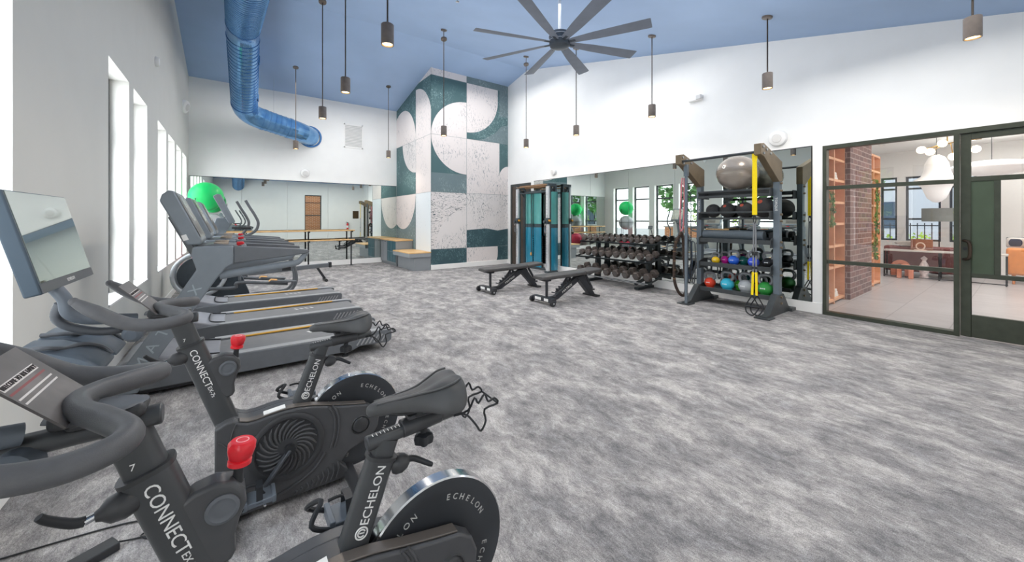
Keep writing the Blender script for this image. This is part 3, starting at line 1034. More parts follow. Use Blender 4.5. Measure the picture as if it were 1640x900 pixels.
    # --- floor bars and feet
    for x in (-.045, .50):
        b = MB(); b.tube([(x, -.27, .045), (x, .27, .045)], .03, 14, sq=(1, .8))
        fb = b.obj('floor_bar', BODYD, t)
        for sg in (-1, 1):
            b = MB(); b.lathe([(.026, .0), (.028, .012), (.012, .018), (.010, .03)], (x, sg * .235, 0), (0, 0, 1), 16)
            b.obj('levelling_foot', RUBBER, fb)
    for sg in (-1, 1):
        b = MB(); b.cyl((-.10, sg * .225 - .025, .05), (-.10, sg * .225 + .025, .05), .035, 18); b.obj('transport_wheel', RUBBER, t)
    return t

bike = make_bike('indoor exercise bike with its touch screen in view, standing next to the treadmills')
bike.location = (0, 2.23, 0)
dup(bike, (.0, 1.17, 0), 'indoor exercise bike closest to the camera with red resistance knob and large flywheel')

# power adapter and cable on the carpet by the front bike
b = MB(); b.box((-.47, 2.27, .017), (.15, .07, .034), (0, 0, .5))
t = thing('power_adapter', 'small dark power adapter with thin cable lying on carpet between the two bikes', 'power adapter')
b.obj('adapter_brick', BODYD, t, bevel=.004)
b = MB(); b.tube([(-.40, 2.31, .016), (-.36, 2.31, .006), (-.32, 2.30, .005), (-.27, 2.27, .005), (-.25, 2.30, .005), (-.29, 2.33, .005), (-.33, 2.31, .008), (-.28, 2.26, .005), (-.22, 2.28, .005), (-.20, 2.34, .005), (-.4, 2.45, .005), (-.8, 2.5, .005)], .0035, 6, smooth=5)
b.obj('cable', BLACK, t)

# ------------------------------------------------------------------ treadmills
TM_D = mat('treadmill_dark', '#676b6f', .36, .12, noise=.06, nscale=14)
TM_L = mat('treadmill_slate', '#838b92', .32, .22, noise=.05, nscale=10)
TM_RAIL = mat('treadmill_foot_rail', '#9a9c9e', .5, noise=.06, nscale=30, bump=.06, bscale=500)
BELT = mat('running_belt', '#77787a', .6, noise=.06, nscale=14, bump=.1, bscale=900)
AMBER = mat('amber_strip', '#d8a640', .5, noise=.05, nscale=30)
HOOD = mat('motor_hood', '#94969c', .45, .05, noise=.05, nscale=12)
DISPLAY = mat('display_film', '#c3c2b6', .25, noise=.12, nscale=18, coat=.4)
WD = .70

def make_treadmill(label):
    t = thing('treadmill', label, 'treadmill', group='treadmills facing the windows')
    # side rails with rounded rear ends
    for y0, y1 in ((0, .10), (WD - .10, WD)):
        b = MB()
        b.prism([(-.72, .06), (-.72, .20), (-.15, .222), (1.30, .212), (1.37, .205), (1.385, .18), (1.38, .10), (1.345, .075), (1.05, .085), (.98, .055), (.55, .05)], y0, y1, 'Y')
        r = b.obj('side_rail', TM_D, t, bevel=.008)
        b = MB()
        b.prism([(-.15, .222), (1.30, .212), (1.355, .206), (1.355, .211), (1.30, .218), (-.15, .228)], y0 + .006, y1 - .006, 'Y')
        b.obj('foot_strip', TM_RAIL, r)
        b = MB()
        yy = y0 - .004 if y0 == 0 else y1 + .004
        for k in range(7):
            x = 1.02 + k * .042
            b.bar((x, yy, .10), (x + .05, yy, .175), .006, .013, (1, 0, 0))
        b.obj('rail_stripe', TM_RAIL, r)
        if y0 > 0:
            b = MB()
            ya = y0 - .004
            b.bb(-.02, 1.12, ya - .012, ya + .012, .214, .226)
            b.obj('amber_strip', AMBER, r)
    b = MB(); b.prism([(-.15, .06), (-.15, .212), (1.33, .200), (1.37, .17), (1.36, .10), (1.32, .07)], .10, WD - .10, 'Y')
    dk = b.obj('deck', BELT, t, bevel=.01, seg=3)
    b = MB()
    zb = lambda x: .2132 - (x + .15) * .0081
    for x in (.62, .68, .74, .80):
        b.add([(x, WD * .5 + .10, zb(x)), (x + .02, WD * .5 + .10, zb(x + .02)), (x + .055, WD * .5 + .04, zb(x + .05)), (x + .03, WD * .5 + .04, zb(x + .03))], [(0, 1, 2, 3)])
    b.obj('belt_mark', LETTER, dk)
    # motor hood
    b = MB()
    prof = [(-.73, .06), (-.735, .25), (-.68, .295), (-.50, .30), (-.36, .275), (-.22, .232), (-.10, .219), (-.10, .19), (-.3, .06)]
    b.prism(prof, .045, WD - .045, 'Y')
    hd = b.obj('motor_hood', HOOD, t, bevel=.025, seg=4)
    b = MB()
    b.tube([(-.10, .11, .226), (-.20, .115, .24), (-.24, .15, .252), (-.25, WD / 2, .256), (-.24, WD - .15, .252), (-.20, WD - .115, .24), (-.10, WD - .11, .226)], .007, 8, smooth=4)
    b.obj('hood_seam', BLACK, hd)
    # uprights
    mast = [(-.80, .05), (-.60, .09), (-.553, .185), (-.12, .885), (-.05, .985), (.0, 1.015), (.0, 1.165), (-.15, 1.17), (-.275, 1.175), (-.285, 1.10), (-.262, 1.02), (-.395, .735), (-.695, .21)]
    mast = [(-.82, .05), (-.60, .05), (-.553, .185), (-.12, .89), (-.05, .985), (.0, 1.015), (.0, 1.165), (-.15, 1.17), (-.275, 1.172), (-.285, 1.10), (-.25, .98), (-.39, .735), (-.72, .20)]
    for y0, y1 in ((-.012, .085), (WD - .085, WD + .012)):
        b = MB(); b.prism(mast, y0, y1, 'Y')
        u = b.obj('upright', TM_L, t, bevel=.012, seg=3)
        near = y0 < .1
        yt = y0 - .0012 if near else y1 + .0012
        if near:
            dv = Vector((.49, 0, .80)).normalized(); uv = Vector((-dv.z, 0, dv.x))
            for i, ch in enumerate('MATRIX'):
                pz = Vector((-.585, yt, .28)) + dv * (i * .125)
                text(ch, .10, mat('etched_print', '#a9b3bb', .4, .2, noise=.04), u, basis(pz, dv, uv), bold=1.1)
        b = MB()
        ss = y0 + .006, y1 - .006
        b.prism([(.001, 1.165), (.50, 1.12), (.575, 1.108), (.585, 1.095), (.57, 1.075), (.52, 1.068), (.40, 1.055), (.15, 1.03), (.001, 1.018)], ss[0], ss[1], 'Y')
        h = b.obj('handrail', TM_D, t, bevel=.014, seg=3)
        b = MB()
        ym_ = (ss[0] + ss[1]) / 2
        b.tube([(.572, ym_, 1.09), (.545, ym_, 1.05), (.51, ym_, 1.005), (.475, ym_, .985), (.40, ym_, .975), (.20, ym_, .952), (-.10, ym_, .915)], [.022, .024, .026, .028, .03, .034, .036], 12, sq=(.7, 1), smooth=3)
        b.obj('lower_rail', TM_L, h)
    # cross dash with cup holders and stop button
    b = MB(); b.prism([(-.26, 1.10), (-.26, 1.17), (-.12, 1.185), (.02, 1.165), (.05, 1.13), (-.02, 1.09)], .085, WD - .085, 'Y')
    da = b.obj('dash', TM_D, t, bevel=.012)
    b = MB()
    for y in (.18, WD - .18):
        b.lathe([(.05, .0), (.055, .02), (.045, .022), (.042, .004), (.0005, .004)], (-.09, y, 1.176), (0, 0, 1), 20)
    b.obj('cup_holder', mat('cup_beige', '#b9ab9c', .5, noise=.06), da)
    b = MB(); b.tube([(.045, .12, 1.15), (.075, .2, 1.15), (.08, WD / 2, 1.15), (.075, WD - .2, 1.15), (.045, WD - .12, 1.15)], .018, 12, smooth=4)
    b.obj('front_grip', TM_D, da)
    b = MB(); b.box((.05, WD / 2, 1.165), (.06, .07, .045))
    b.obj('stop_button', RED, da, bevel=.01)
    # console
    cons = [(-.483, 1.548), (-.468, 1.60), (-.43, 1.635), (-.395, 1.632), (-.215, 1.215), (-.225, 1.185), (-.31, 1.185), (-.325, 1.21)]
    b = MB(); b.prism(cons, .03, WD - .03, 'Y')
    c = b.obj('console', TM_L, t, bevel=.012, seg=3)
    a0, a1 = Vector((-.2145, 0, 1.222)), Vector((-.392, 0, 1.628)); uu = (a1 - a0).normalized(); nn_ = Vector((uu.z, 0, -uu.x))
    def cpt(f, y): return a0 + (a1 - a0) * f + nn_ * .0025 + Vector((0, y, 0))
    def pan(f0, f1, y0, y1, m, nm):
        b = MB(); b.add([cpt(f0, y0), cpt(f0, y1), cpt(f1, y1), cpt(f1, y0)], [(0, 1, 2, 3)])
        b.obj(nm, m, c)
    pan(.06, .97, .05, WD - .05, mat('console_face', '#8a8a83', .35, noise=.05, coat=.3), 'console_face')
    a0 = a0 + nn_ * .002; a1 = a1 + nn_ * .002
    pan(.40, .92, .16, WD - .16, DISPLAY, 'display')
    pan(.12, .34, .20, WD - .20, mat('keypad', '#6b6762', .4, noise=.25, nscale=60), 'keypad')
    b = MB(); b.prism([(-.437, 1.415), (-.412, 1.43), (-.25, 1.13), (-.24, 1.05), (-.27, 1.04), (-.29, 1.09)], .07, .16, 'Y'); b.prism([(-.437, 1.415), (-.412, 1.43), (-.25, 1.13), (-.24, 1.05), (-.27, 1.04), (-.29, 1.09)], WD - .16, WD - .07, 'Y')
    b.obj('console_bracket', TM_D, c, bevel=.006)
    b = MB(); b.bar((-.318, .0295, 1.225), (-.335, .0295, 1.27), .004, .035, (1, 0, 0))
    b.obj('side_label', LETTER, c)
    # feet and frame box underneath
    b = MB(); b.bb(-.60, -.15, .02, WD - .02, .03, .075)
    fr = b.obj('front_base', BLACK, t, bevel=.005)
    for x, y in ((-.52, .08), (-.52, WD - .08), (.92, .05), (.92, WD - .05)):
        b = MB(); b.lathe([(.03, 0), (.032, .012), (.014, .02), (.012, .07)], (x, y, 0), (0, 0, 1), 16)
        b.obj('levelling_foot', RUBBER, t)
    return t
tm = make_treadmill('treadmill next to the exercise bikes, first of the row of three')
tm.location = (0, 4.09, 0)
dup(tm, (.02, 5.33, 0), 'treadmill in the middle of the row of three')
dup(tm, (.03, 6.58, 0), 'treadmill farthest from the exercise bikes, next to the elliptical trainer')

# ------------------------------------------------------------------ elliptical trainer
def tube_obj(name, m, par, pts, r, n=12, smooth=5, sq=(1, 1)):
    b = MB(); b.tube(pts, r, n, smooth=smooth, sq=sq)
    return b.obj(name, m, par)
el = thing('elliptical_trainer', 'grey elliptical trainer with swing arms and amber-marked pedals beside the treadmills', 'elliptical trainer', (0, 8.15, 0))
b = MB()
b.lathe([(.001, -.11), (.27, -.11), (.29, -.10), (.29, .10), (.27, .11), (.001, .11)], (-.45, 0, .49), (0, 1, 0), 40)
b.prism([(-.62, .06), (-.66, .3), (-.3, .7), (-.1, .55), (.12, .40), (.22, .12), (.22, .06)], -.10, .10, 'Y')
dr = b.obj('drive_housing', mat('elliptical_dark', '#3f474e', .4, .1, noise=.08), el, bevel=.006)
b = MB(); b.tube([Vector((-.45 + .34 * math.cos(a), -.125, .49 + .34 * math.sin(a))) for a in [2 * PI * i / 40 for i in range(40)]], .032, 10, closed=True)
b.tube([Vector((-.45 + .34 * math.cos(a), .125, .49 + .34 * math.sin(a))) for a in [2 * PI * i / 40 for i in range(40)]], .032, 10, closed=True)
b.obj('disc_ring', mat('silver_ring', '#c4c9cd', .3, .4, noise=.05), dr)
b = MB(); b.prism([(-.48, .62), (-.24, .70), (-.10, 1.20), (-.02, 1.33), (-.12, 1.42), (-.24, 1.42), (-.30, 1.25)], -.075, .075, 'Y')
b.obj('mast', TM_L, el, bevel=.015, seg=3)
b = MB(); b.prism([(-.28, 1.78), (-.22, 1.82), (-.175, 1.81), (.02, 1.36), (.0, 1.33), (-.07, 1.33)], -.25, .25, 'Y')
c = b.obj('console', TM_L, el, bevel=.012)
b = MB(); b.poly([(.012, -.21, 1.40), (.012, .21, 1.40), (-.152, .21, 1.78), (-.152, -.21, 1.78)]); b.obj('display', DISPLAY, c)
for sg in (-1, 1):
    y = .27 * sg
    dx = .06 * sg
    tube_obj('swing_arm', TM_D, el, [(.10 - dx, y, 1.72), (.16 - dx, y, 1.60), (.24 - dx, y, 1.45), (.28 - dx, y, 1.32), (.22 - dx, y, 1.18), (.05, y, 1.05), (-.02, y, .95), (.06, y, .6), (.14 + dx, y, .36)], .022)
    tube_obj('fixed_grip', RUBBER, el, [(-.02, .10 * sg, 1.25), (.10, .17 * sg, 1.24), (.24, .18 * sg, 1.24)], .018)
    tube_obj('pedal_arm', TM_D, el, [(-.50, y, .34 + .06 * sg), (.0, y, .30 + .05 * sg), (.14 + dx, y, .33), (.78, y, .24)], .028)
    b = MB(); b.prism([(.42 - dx, .30), (.46 - dx, .335), (.74 - dx, .30), (.86 - dx, .285), (.86 - dx, .27), (.60 - dx, .27)], y - .075, y + .075, 'Y')
    p = b.obj('pedal', TM_D, el, bevel=.01)
    b = MB(); b.prism([(.43 - dx, .315), (.47 - dx, .345), (.56 - dx, .332), (.56 - dx, .32)], y - .07, y + .07, 'Y'); b.obj('pedal_toe', mat('pedal_amber', '#d9a35c', .5, noise=.08), p, bevel=.004)
    tube_obj('rear_frame', TM_D, el, [(.30, .12 * sg, .06), (.72, .14 * sg, .06), (.86, .15 * sg, .12), (.93, .16 * sg, .28), (.90, .16 * sg, .52), (.84, .16 * sg, .70)], .026)
tube_obj('floor_bar', TM_D, el, [(-.55, -.28, .035), (-.55, .28, .035)], .035, smooth=0)
tube_obj('floor_bar', TM_D, el, [(.32, -.28, .035), (.32, .28, .035)], .035, smooth=0)
tube_obj('floor_link', TM_D, el, [(-.55, 0, .06), (.32, 0, .06)], .035, smooth=0)

# ------------------------------------------------------------------ rowing machine
rw = thing('rowing_machine', 'black rowing machine with long low rail, between elliptical and back mirror', 'rowing machine', (0, 9.45, 0))
b = MB(); b.bar((-.10, 0, .27), (1.78, 0, .36), .07, .085)
rl = b.obj('rail', TM_D, rw, bevel=.008)
b = MB(); b.bar((-.08, 0, .318), (1.70, 0, .403), .05, .006); b.obj('rail_track', ALU, rl)
b = MB(); b.bb(1.74, 1.80, -.05, .05, .30, .42); b.obj('rail_end', BLACK, rl, bevel=.008)
b = MB(); b.bar((1.50, 0, .33), (1.66, 0, .06), .05, .05); b.obj('rear_leg', BLACK, rw, bevel=.006)
b = MB(); b.tube([(1.67, -.16, .032), (1.67, .16, .032)], .032, 12); b.obj('rear_foot', BLACK, rw)
b = MB(); b.lathe([(.001, -.07), (.24, -.07), (.26, -.05), (.26, .05), (.24, .07), (.001, .07)], (-.42, 0, .40), (0, 1, 0), 36); b.obj('flywheel_cage', BLACK, rw)
b = MB(); b.bar((-.60, 0, .10), (-.10, 0, .27), .08, .10); b.obj('front_frame', TM_D, rw, bevel=.008)
b = MB(); b.tube([(-.62, -.28, .045), (-.62, .28, .045)], .045, 12); b.obj('front_foot', BLACK, rw)
for sg in (-1, 1):
    b = MB(); b.box((.02, .13 * sg, .36), (.06, .11, .30), (0, math.radians(-38), 0)); b.obj('foot_plate', BLACK, rw, bevel=.006)
b = MB()
b.loft([[Vector((x, .16 * w_ * math.cos(a), z + .03 * math.sin(a))) for a in [2 * PI * k / 20 for k in range(20)]] for x, z, w_ in ((.78, .43, .4), (.82, .432, .9), (.90, .43, 1), (.98, .435, .95), (1.02, .44, .5))])
b.bb(.83, .99, -.04, .04, .30, .42)
b.obj('seat', RUBBER, rw)
tube_obj('handle', RUBBER, rw, [(.10, -.24, .58), (.12, 0, .57), (.10, .24, .58)], .015)
tube_obj('monitor_arm', BLACK, rw, [(-.36, 0, .62), (-.30, 0, .85), (-.22, 0, 1.0)], .016)
b = MB(); b.box((-.20, 0, 1.05), (.04, .20, .14), (0, -.3, 0)); b.obj('monitor', TM_D, rw, bevel=.008)

# ------------------------------------------------------------------ stability ball tower in the window corner
tw = thing('ball_tower', 'slim black upright ball tower in the corner by the last window', 'ball rack', (-.50, 10.9, 0))
b = MB(); b.lathe([(.30, 0), (.30, .015), (.27, .02), (.02, .03)], (0, 0, 0), (0, 0, 1), 28); b.obj('base', BLACK, tw)
for a in (0, 2.09, 4.18):
    b = MB(); b.tube([(.335 * math.cos(a), .335 * math.sin(a), .012), (.335 * math.cos(a), .335 * math.sin(a), 1.86)], .008, 8); b.obj('upright', BLACK, tw)
for z in (.62, 1.26):
    b = MB(); b.tube([(.335 * math.cos(a), .335 * math.sin(a), z) for a in [2 * PI * i / 36 for i in range(36)]], .008, 8, closed=True); b.obj('ring', BLACK, tw)
def ball(name, label, m, c, r, group=None, mark=None, z=1):
    b = MB(); b.ell((0, 0, 0), (r, r, r * z), 40, 24)
    # moulded rings
    o = b.obj(name, m, loc=c)
    return tag(o, label, 'exercise ball', group)
GB = mat('green_ball', '#1fc567', .35, noise=.03, nscale=6)
ball('stability_ball', 'large green stability ball on top of the ball tower', GB, (-.50, 10.9, 1.905), .32, 'stability balls in the tower')
ball('stability_ball', 'large grey stability ball in the middle of the ball tower', mat('grey_ball', '#a7aaac', .35, noise=.03, nscale=6), (-.50, 10.9, 1.24), .32, 'stability balls in the tower')
ball('stability_ball', 'large red stability ball at the foot of the ball tower', mat('red_ball', '#d03a55', .35, noise=.03, nscale=6), (-.50, 10.9, .36), .32, 'stability balls in the tower')
# ------------------------------------------------------------------ adjustable benches
PAD = mat('bench_vinyl', '#4b4a4a', .45, noise=.08, nscale=14, bump=.08, bscale=500)
FRM = mat('bench_frame', '#33353a', .42, .1, noise=.08, nscale=20)

def make_bench(label):
    t = thing('weight_bench', label, 'weight bench', group='adjustable benches')
    b = MB()
    for c0, c1 in ((-.06, .93),):
        b.loft([[Vector((x, .155 * w_ * math.copysign(abs(math.cos(a)) ** .35, math.cos(a)), z + h_ * math.copysign(abs(math.sin(a)) ** .5, math.sin(a)))) for a in [2 * PI * (k + .5) / 24 for k in range(24)]]
                for x, w_, z, h_ in ((c0, .80, .435, .022), (c0 + .02, .92, .437, .034), (c0 + .06, .97, .439, .036), (c1 - .02, 1, .45, .036), (c1, .97, .45, .028))])
    b.obj('back_pad', PAD, t)
    b = MB()
    b.loft([[Vector((x, .155 * w_ * math.copysign(abs(math.cos(a)) ** .35, math.cos(a)), z + h_ * math.copysign(abs(math.sin(a)) ** .5, math.sin(a)))) for a in [2 * PI * (k + .5) / 24 for k in range(24)]]
            for x, w_, z, h_ in ((.945, .97, .452, .028), (.965, 1, .453, .036), (1.30, .98, .470, .036), (1.345, .85, .472, .03), (1.36, .75, .472, .02))])
    b.obj('seat_pad', PAD, t)
    b = MB(); b.bar((.0, 0, .40), (.90, 0, .412), .08, .03)
    b.obj('pad_rail', FRM, t)
    b = MB(); b.tube([(.13, 0, .09), (.13, 0, .37)], .024, 12); b.bb(.07, .19, -.05, .05, .365, .405)
    b.obj('front_post', FRM, t)
    b = MB(); b.bb(.02, .12, -.25, .25, .045, .115)
    fb = b.obj('front_bar', FRM, t, bevel=.006)
    b = MB(); b.bb(.017, .02, .02, .17, .06, .105); b.obj('sticker', LETTER, fb); b = MB(); b.bb(.017, .02, -.16, -.06, .06, .105); b.obj('sticker', LETTER, fb)
    for sg in (-1, 1):
        b = MB(); b.cyl((.03, sg * .235, .048), (.03, sg * .285, .048), .047, 20)
        wh = b.obj('wheel', RUBBER, t, bevel=.008)
        b = MB(); b.cyl((.03, sg * .285, .048), (.03, sg * .29, .048), .016, 12); b.obj('wheel_hub', ALU, wh)
    b = MB()
    b.prism([(.08, .05), (.08, .10), (.30, .10), (.78, .375), (.90, .40), (.94, .36), (.86, .30), (.36, .04), (.30, .035)], -.035, .035, 'Y')
    mb_ = b.obj('main_beam', FRM, t, bevel=.006)
    dv = Vector((.50, 0, .26)).normalized()
    text('MATRIX', .055, LETTER, mb_, basis((.57, -.0365, .205), dv, (-dv.z, 0, dv.x)), bold=1.3)
    b = MB()
    p0, p1 = Vector((.34, 0, .16)), Vector((.70, 0, .36))
    b.bar(p0, p1, .05, .016)
    for k in range(6):
        q = p0.lerp(p1, (k + .5) / 6)
        b.bar(q, q + Vector((-.012, 0, .045)), .05, .016, (1, 0, 0))
    b.bar((.30, -.06, .155), (.30, .06, .155), .016, .016)
    b.obj('ladder', FRM, t, bevel=.002)
    b = MB(); b.bar((.46, 0, .22), (.62, 0, .40), .03, .035, (0, 1, 0)); b.obj('strut', FRM, t)
    b = MB()
    b.prism([(.80, .38), (.98, .40), (1.02, .33), (1.24, .06), (1.26, .02), (1.16, .02), (.88, .30)], -.055, .055, 'Y')
    b.obj('rear_leg', FRM, t, bevel=.006)
    b = MB(); b.bar((1.06, 0, .40), (1.24, 0, .13), .04, .03, (0, 1, 0)); b.bar((1.18, 0, .12), (1.30, 0, .10), .03, .03)
    b.obj('seat_brace', FRM, t, bevel=.003)
    b = MB(); b.bb(1.17, 1.27, -.17, .17, .0, .03); b.obj('rear_foot', RUBBER, t, bevel=.006)
    return t
bn = make_bench('black flat bench next to the mural wall, farther from the dumbbell rack')
bn.location = (3.83, 6.10, 0)
dup(bn, (4.08, 4.76, 0), 'black flat bench standing in front of the dumbbell rack')

# ------------------------------------------------------------------ dumbbell rack and dumbbells
RK = mat('rack_steel', '#2e3436', .4, .3, noise=.1, nscale=18)
dr_ = thing('dumbbell_rack', 'three-tier black dumbbell rack against the right wall mirror', 'dumbbell rack', (6.6, 5.2, 0))
TIERS = [(.20, -.29, .16, .17, .27), (.20, -.24, .555, .19, .655), (.19, -.10, .892, .19, .955)]
Yh = .96
for i, (xb_, xf, zf, xbk, zbk) in enumerate(TIERS):
    b = MB()
    b.bar((xf, -Yh, zf), (xf, Yh, zf), .05, .022, (0, 0, 1)); b.bar((xf - .022, -Yh, zf + .008), (xf - .022, Yh, zf + .008), .006, .034)
    b.bar((xbk, -Yh, zbk), (xbk, Yh, zbk), .07, .012)
    for y in (-Yh + .01, Yh - .01):
        b.bar((xf - .02, y, zf), (xbk, y, zbk), .012, .034)
    b.obj('tier', RK, dr_, bevel=.003)
    if i == 0:
        b = MB(); b.bar((xf - .026, -Yh, zf + .008), (xf - .026, Yh, zf + .008), .002, .014); b.obj('tier_edge', ALU, dr_)
for y in (-.62, .72):
    b = MB()
    b.prism([(.12, .03), (.30, .03), (.29, .98), (.20, .98)], y - .03, y + .03, 'Y')
    u = b.obj('upright', RK, dr_, bevel=.005)
    b = MB(); b.bar((-.20, y, .03), (.33, y, .03), .10, .05); b.obj('foot', RK, dr_, bevel=.006)
    for (xb_, xf, zf, xbk, zbk) in TIERS:
        b = MB(); b.bar((xf + .06, y, zf - .035), (xbk + .04, y, zbk - .045), .05, .05); b.obj('bracket', RK, u, bevel=.004)
HEXM = mat('dumbbell_rubber', '#544c48', .55, noise=.15, nscale=25, spec=.4)  # brown cast of the warm lamps mixed into the black rubber
HANDLE = mat('dumbbell_handle', '#c9bfb2', .25, .9, noise=.05, nscale=60)
def make_dumbbell(r, L, hl):
    t = thing('dumbbell', 'x', 'dumbbell')
    for sg in (-1, 1):
        b = MB(); c0 = sg * hl / 2; c1 = sg * (hl / 2 + L)
        b.lathe([(r * .86, 0), (r, L * .15), (r, L * .85), (r * .84, L)], (c0, 0, 0), (sg, 0, 0), 6)
        h = b.obj('head', HEXM, t, bevel=.004)
        b = MB(); b.cyl((c1, 0, 0), (c1 + sg * .0012, 0, 0), r * .55, 16); b.obj('head_cap', mat('dumbbell_cap', '#5a5654', .6, noise=.08), h)
    b = MB(); n_ = 10
    b.lathe([(.013 + .0035 * math.sin(PI * k / n_), hl * k / n_) for k in range(n_ + 1)], (-hl / 2, 0, 0), (1, 0, 0), 14)
    b.obj('handle', HANDLE, t)
    return t
ordn = ['first', 'second', 'third', 'fourth', 'fifth', 'sixth', 'seventh', 'eighth', 'ninth', 'tenth', 'eleventh', 'twelfth', 'thirteenth', 'fourteenth']
for (xb_, xf, zf, xbk, zbk), r, L, hl, n_, nm in ((TIERS[2], .057, .066, .115, 12, 'top'), (TIERS[1], .071, .095, .12, 10, 'middle'), (TIERS[0], .086, .105, .12, 8, 'bottom')):
    proto = None
    for k in range(n_):
        y = 5.2 + Yh - .09 - (2 * Yh - .18) * k / (n_ - 1) + random.uniform(-.006, .006)
        lab = 'black hex dumbbell on the %s tier, %s from the cable machine end' % (nm, ordn[k])
        if proto is None:
            proto = make_dumbbell(r, L, hl)
            o = proto
        else:
            o = copy_tree(proto)
        o['label'] = lab
        o['group'] = 'dumbbells on the %s tier' % nm
        sl = math.atan2(zbk - zf, xbk - xf)
        cx = 6.6 + (xf + xbk) / 2 + .005
        nz_ = r * .87 + .019
        o.location = (cx - math.sin(sl) * nz_, y, (zf + zbk) / 2 + math.cos(sl) * nz_)
        o.rotation_euler = (0, -sl, 0)
        o.scale = (1, 1, 1)

# ------------------------------------------------------------------ cable machine
CB = mat('cable_frame', '#4a5357', .4, .3, noise=.08, nscale=15)
CW = mat('cable_beam_lit_warm', '#8a6d52', .4, .35, noise=.12, nscale=10)  # warm lamp reflection put into the beam colour
def shroud_mat(name, col):
    return mat(name, col, .12, .15, noise=.12, nscale=2.5, coat=.6)
TEAL_U = shroud_mat('shroud_teal', '#4f9a97')
TEAL_L = shroud_mat('shroud_blue', '#2c87a3')
SMOKE = mat('shroud_band', '#36474d', .25, noise=.06)
cm = thing('cable_machine', 'black dual-tower cable machine with teal shrouds and chrome columns by the mural', 'cable machine', (6.7, 8.05, 0))
def tower(y, x, sgn):
    # chrome adjustment column
    b = MB(); b.bb(x - .03, x + .03, y - .05, y + .05, .04, 2.28)
    c = b.obj('column', mat('column_chrome', '#e2e5e7', .22, .55, noise=.04, nscale=12), cm, bevel=.008)
    b = MB()
    for k in range(24):
        b.cyl((x - .0305, y, .25 + k * .078), (x - .0325, y, .25 + k * .078), .008, 10)
    b.obj('column_hole', BLACK, c)
    b = MB(); b.bb(x + .03, x + .075, y - .055, y + .055, .0, 2.34)
    b.obj('post', CB, cm, bevel=.006)
    b = MB(); b.bb(x - .06, x + .30, y - .07, y + .07, 0, .05)
    b.obj('tower_base', CB, cm, bevel=.006)
    b = MB(); b.bb(x - .035, x + .27, y - .05, y + .05, 2.26, 2.34)
    b.bar((x + .02, y - .04, 2.25), (x + .20, y - .04, 2.05), .02, .05); b.bb(x + .23, x + .28, y - .05, y + .05, .05, 2.28)
    b.obj('head_frame', CB, cm, bevel=.005)
    for dx, dz, r in ((.10, 2.17, .055), (.20, 2.18, .045)):
        b = MB(); b.lathe([(r, -.012), (r * .86, 0), (r, .012)], (x + dx, y - .02, dz), (0, 1, 0), 20); b.obj('pulley', RUBBER, cm)
    # sliding carriage with handle
    b = MB(); b.box((x, y, 1.35), (.10, .13, .16)); b.cyl((x - .05, y - .06, 1.36), (x - .09, y - .06, 1.36), .03, 14); b.cyl((x - .05, y + .05, 1.33), (x - .10, y + .05, 1.33), .035, 14)
    ca = b.obj('carriage', CB, cm, bevel=.006)
    b = MB(); b.cyl((x - .02, y - .065, 1.36), (x - .02, y - .12, 1.36), .026, 14); b.obj('pull_pin', mat('orange_knob', '#e09a35', .35, noise=.05), ca)
    b = MB(); b.tube([(x - .10, y, 1.28), (x - .10, y, 1.16)], .004, 6); b.cyl((x - .10, y, 1.27), (x - .10, y, 1.23), .016, 10)
    b.tube([(x - .10, y, 1.17), (x - .13, y - .045, 1.05), (x - .13, y - .045, 1.03), (x - .07, y + .045, 1.03), (x - .07, y + .045, 1.05), (x - .10, y, 1.17)], .007, 8)
    b.obj('handle_strap', CHROME, ca)
    b = MB(); b.cyl((x - .13, y - .045, 1.03), (x - .07, y + .045, 1.03), .016, 12); b.obj('handle_grip', RUBBER, ca)
    b = MB(); b.tube([(x + .10, y - .02, 2.12), (x - .045, y - .02, 1.43)], .003, 6); b.tube([(x - .045, y + .02, 1.27), (x - .045, y + .02, .12)], .003, 6)
    b.obj('cable', BLACK, cm)
Y1, Y2, XT = 7.42, 8.72, 6.60
tower(Y1, XT, -1); tower(Y2, XT, 1)
for z0, z1, m_, nm in ((.06, 1.17, TEAL_L, 'shroud_lower'), (1.27, 2.12, TEAL_U, 'shroud_upper'), (1.17, 1.27, SMOKE, 'shroud_band')):
    # curved side cover of the near tower
    b = MB()
    pts = [(XT + .075 + .235 * i / 10, Y1 - .055 - .035 * math.sin(PI * i / 10)) for i in range(11)]
    b.prism(pts + [(x, y + .012) for x, y in reversed(pts)], z0, z1, 'Z')
    b.obj(nm, m_, cm)
    # two panels in front of the weight stacks
    for ya, yb in ((7.98, 8.32), (8.36, 8.70)):
        b = MB()
        pts = [(6.86 - .05 * math.sin(PI * i / 10), ya + (yb - ya) * i / 10) for i in range(11)]
        b.prism(pts + [(x + .012, y) for x, y in reversed(pts)], z0, z1, 'Z')
        b.obj(nm, m_, cm)
for ya, yb in ((7.99, 8.31), (8.37, 8.69)):
    b = MB()
    for k in range(14):
        b.bb(6.885, 6.96, ya + .03, yb - .03, .10 + k * .06, .152 + k * .06)
    b.obj('weight_stack', mat('stack_plate', '#2c3032', .45, .3, noise=.08), cm)
    b = MB()
    for y in (ya + .08, yb - .08):
        b.cyl((6.92, y, .06), (6.92, y, 2.15), .012, 10)
    b.obj('guide_rod', CHROME, cm)
b = MB(); b.cyl((6.80, 8.34, .35), (6.80, 8.34, 2.15), .012, 10); b.obj('centre_rod', BLACK, cm)
b = MB(); b.ell((6.79, 8.34, .42), (.025, .025, .05), 12, 8); b.obj('stack_pin', mat('orange_knob', '#e09a35'), cm)
b = MB(); b.bb(6.84, 6.97, 7.95, 8.74, 0, .06); b.obj('stack_base', CB, cm, bevel=.005)
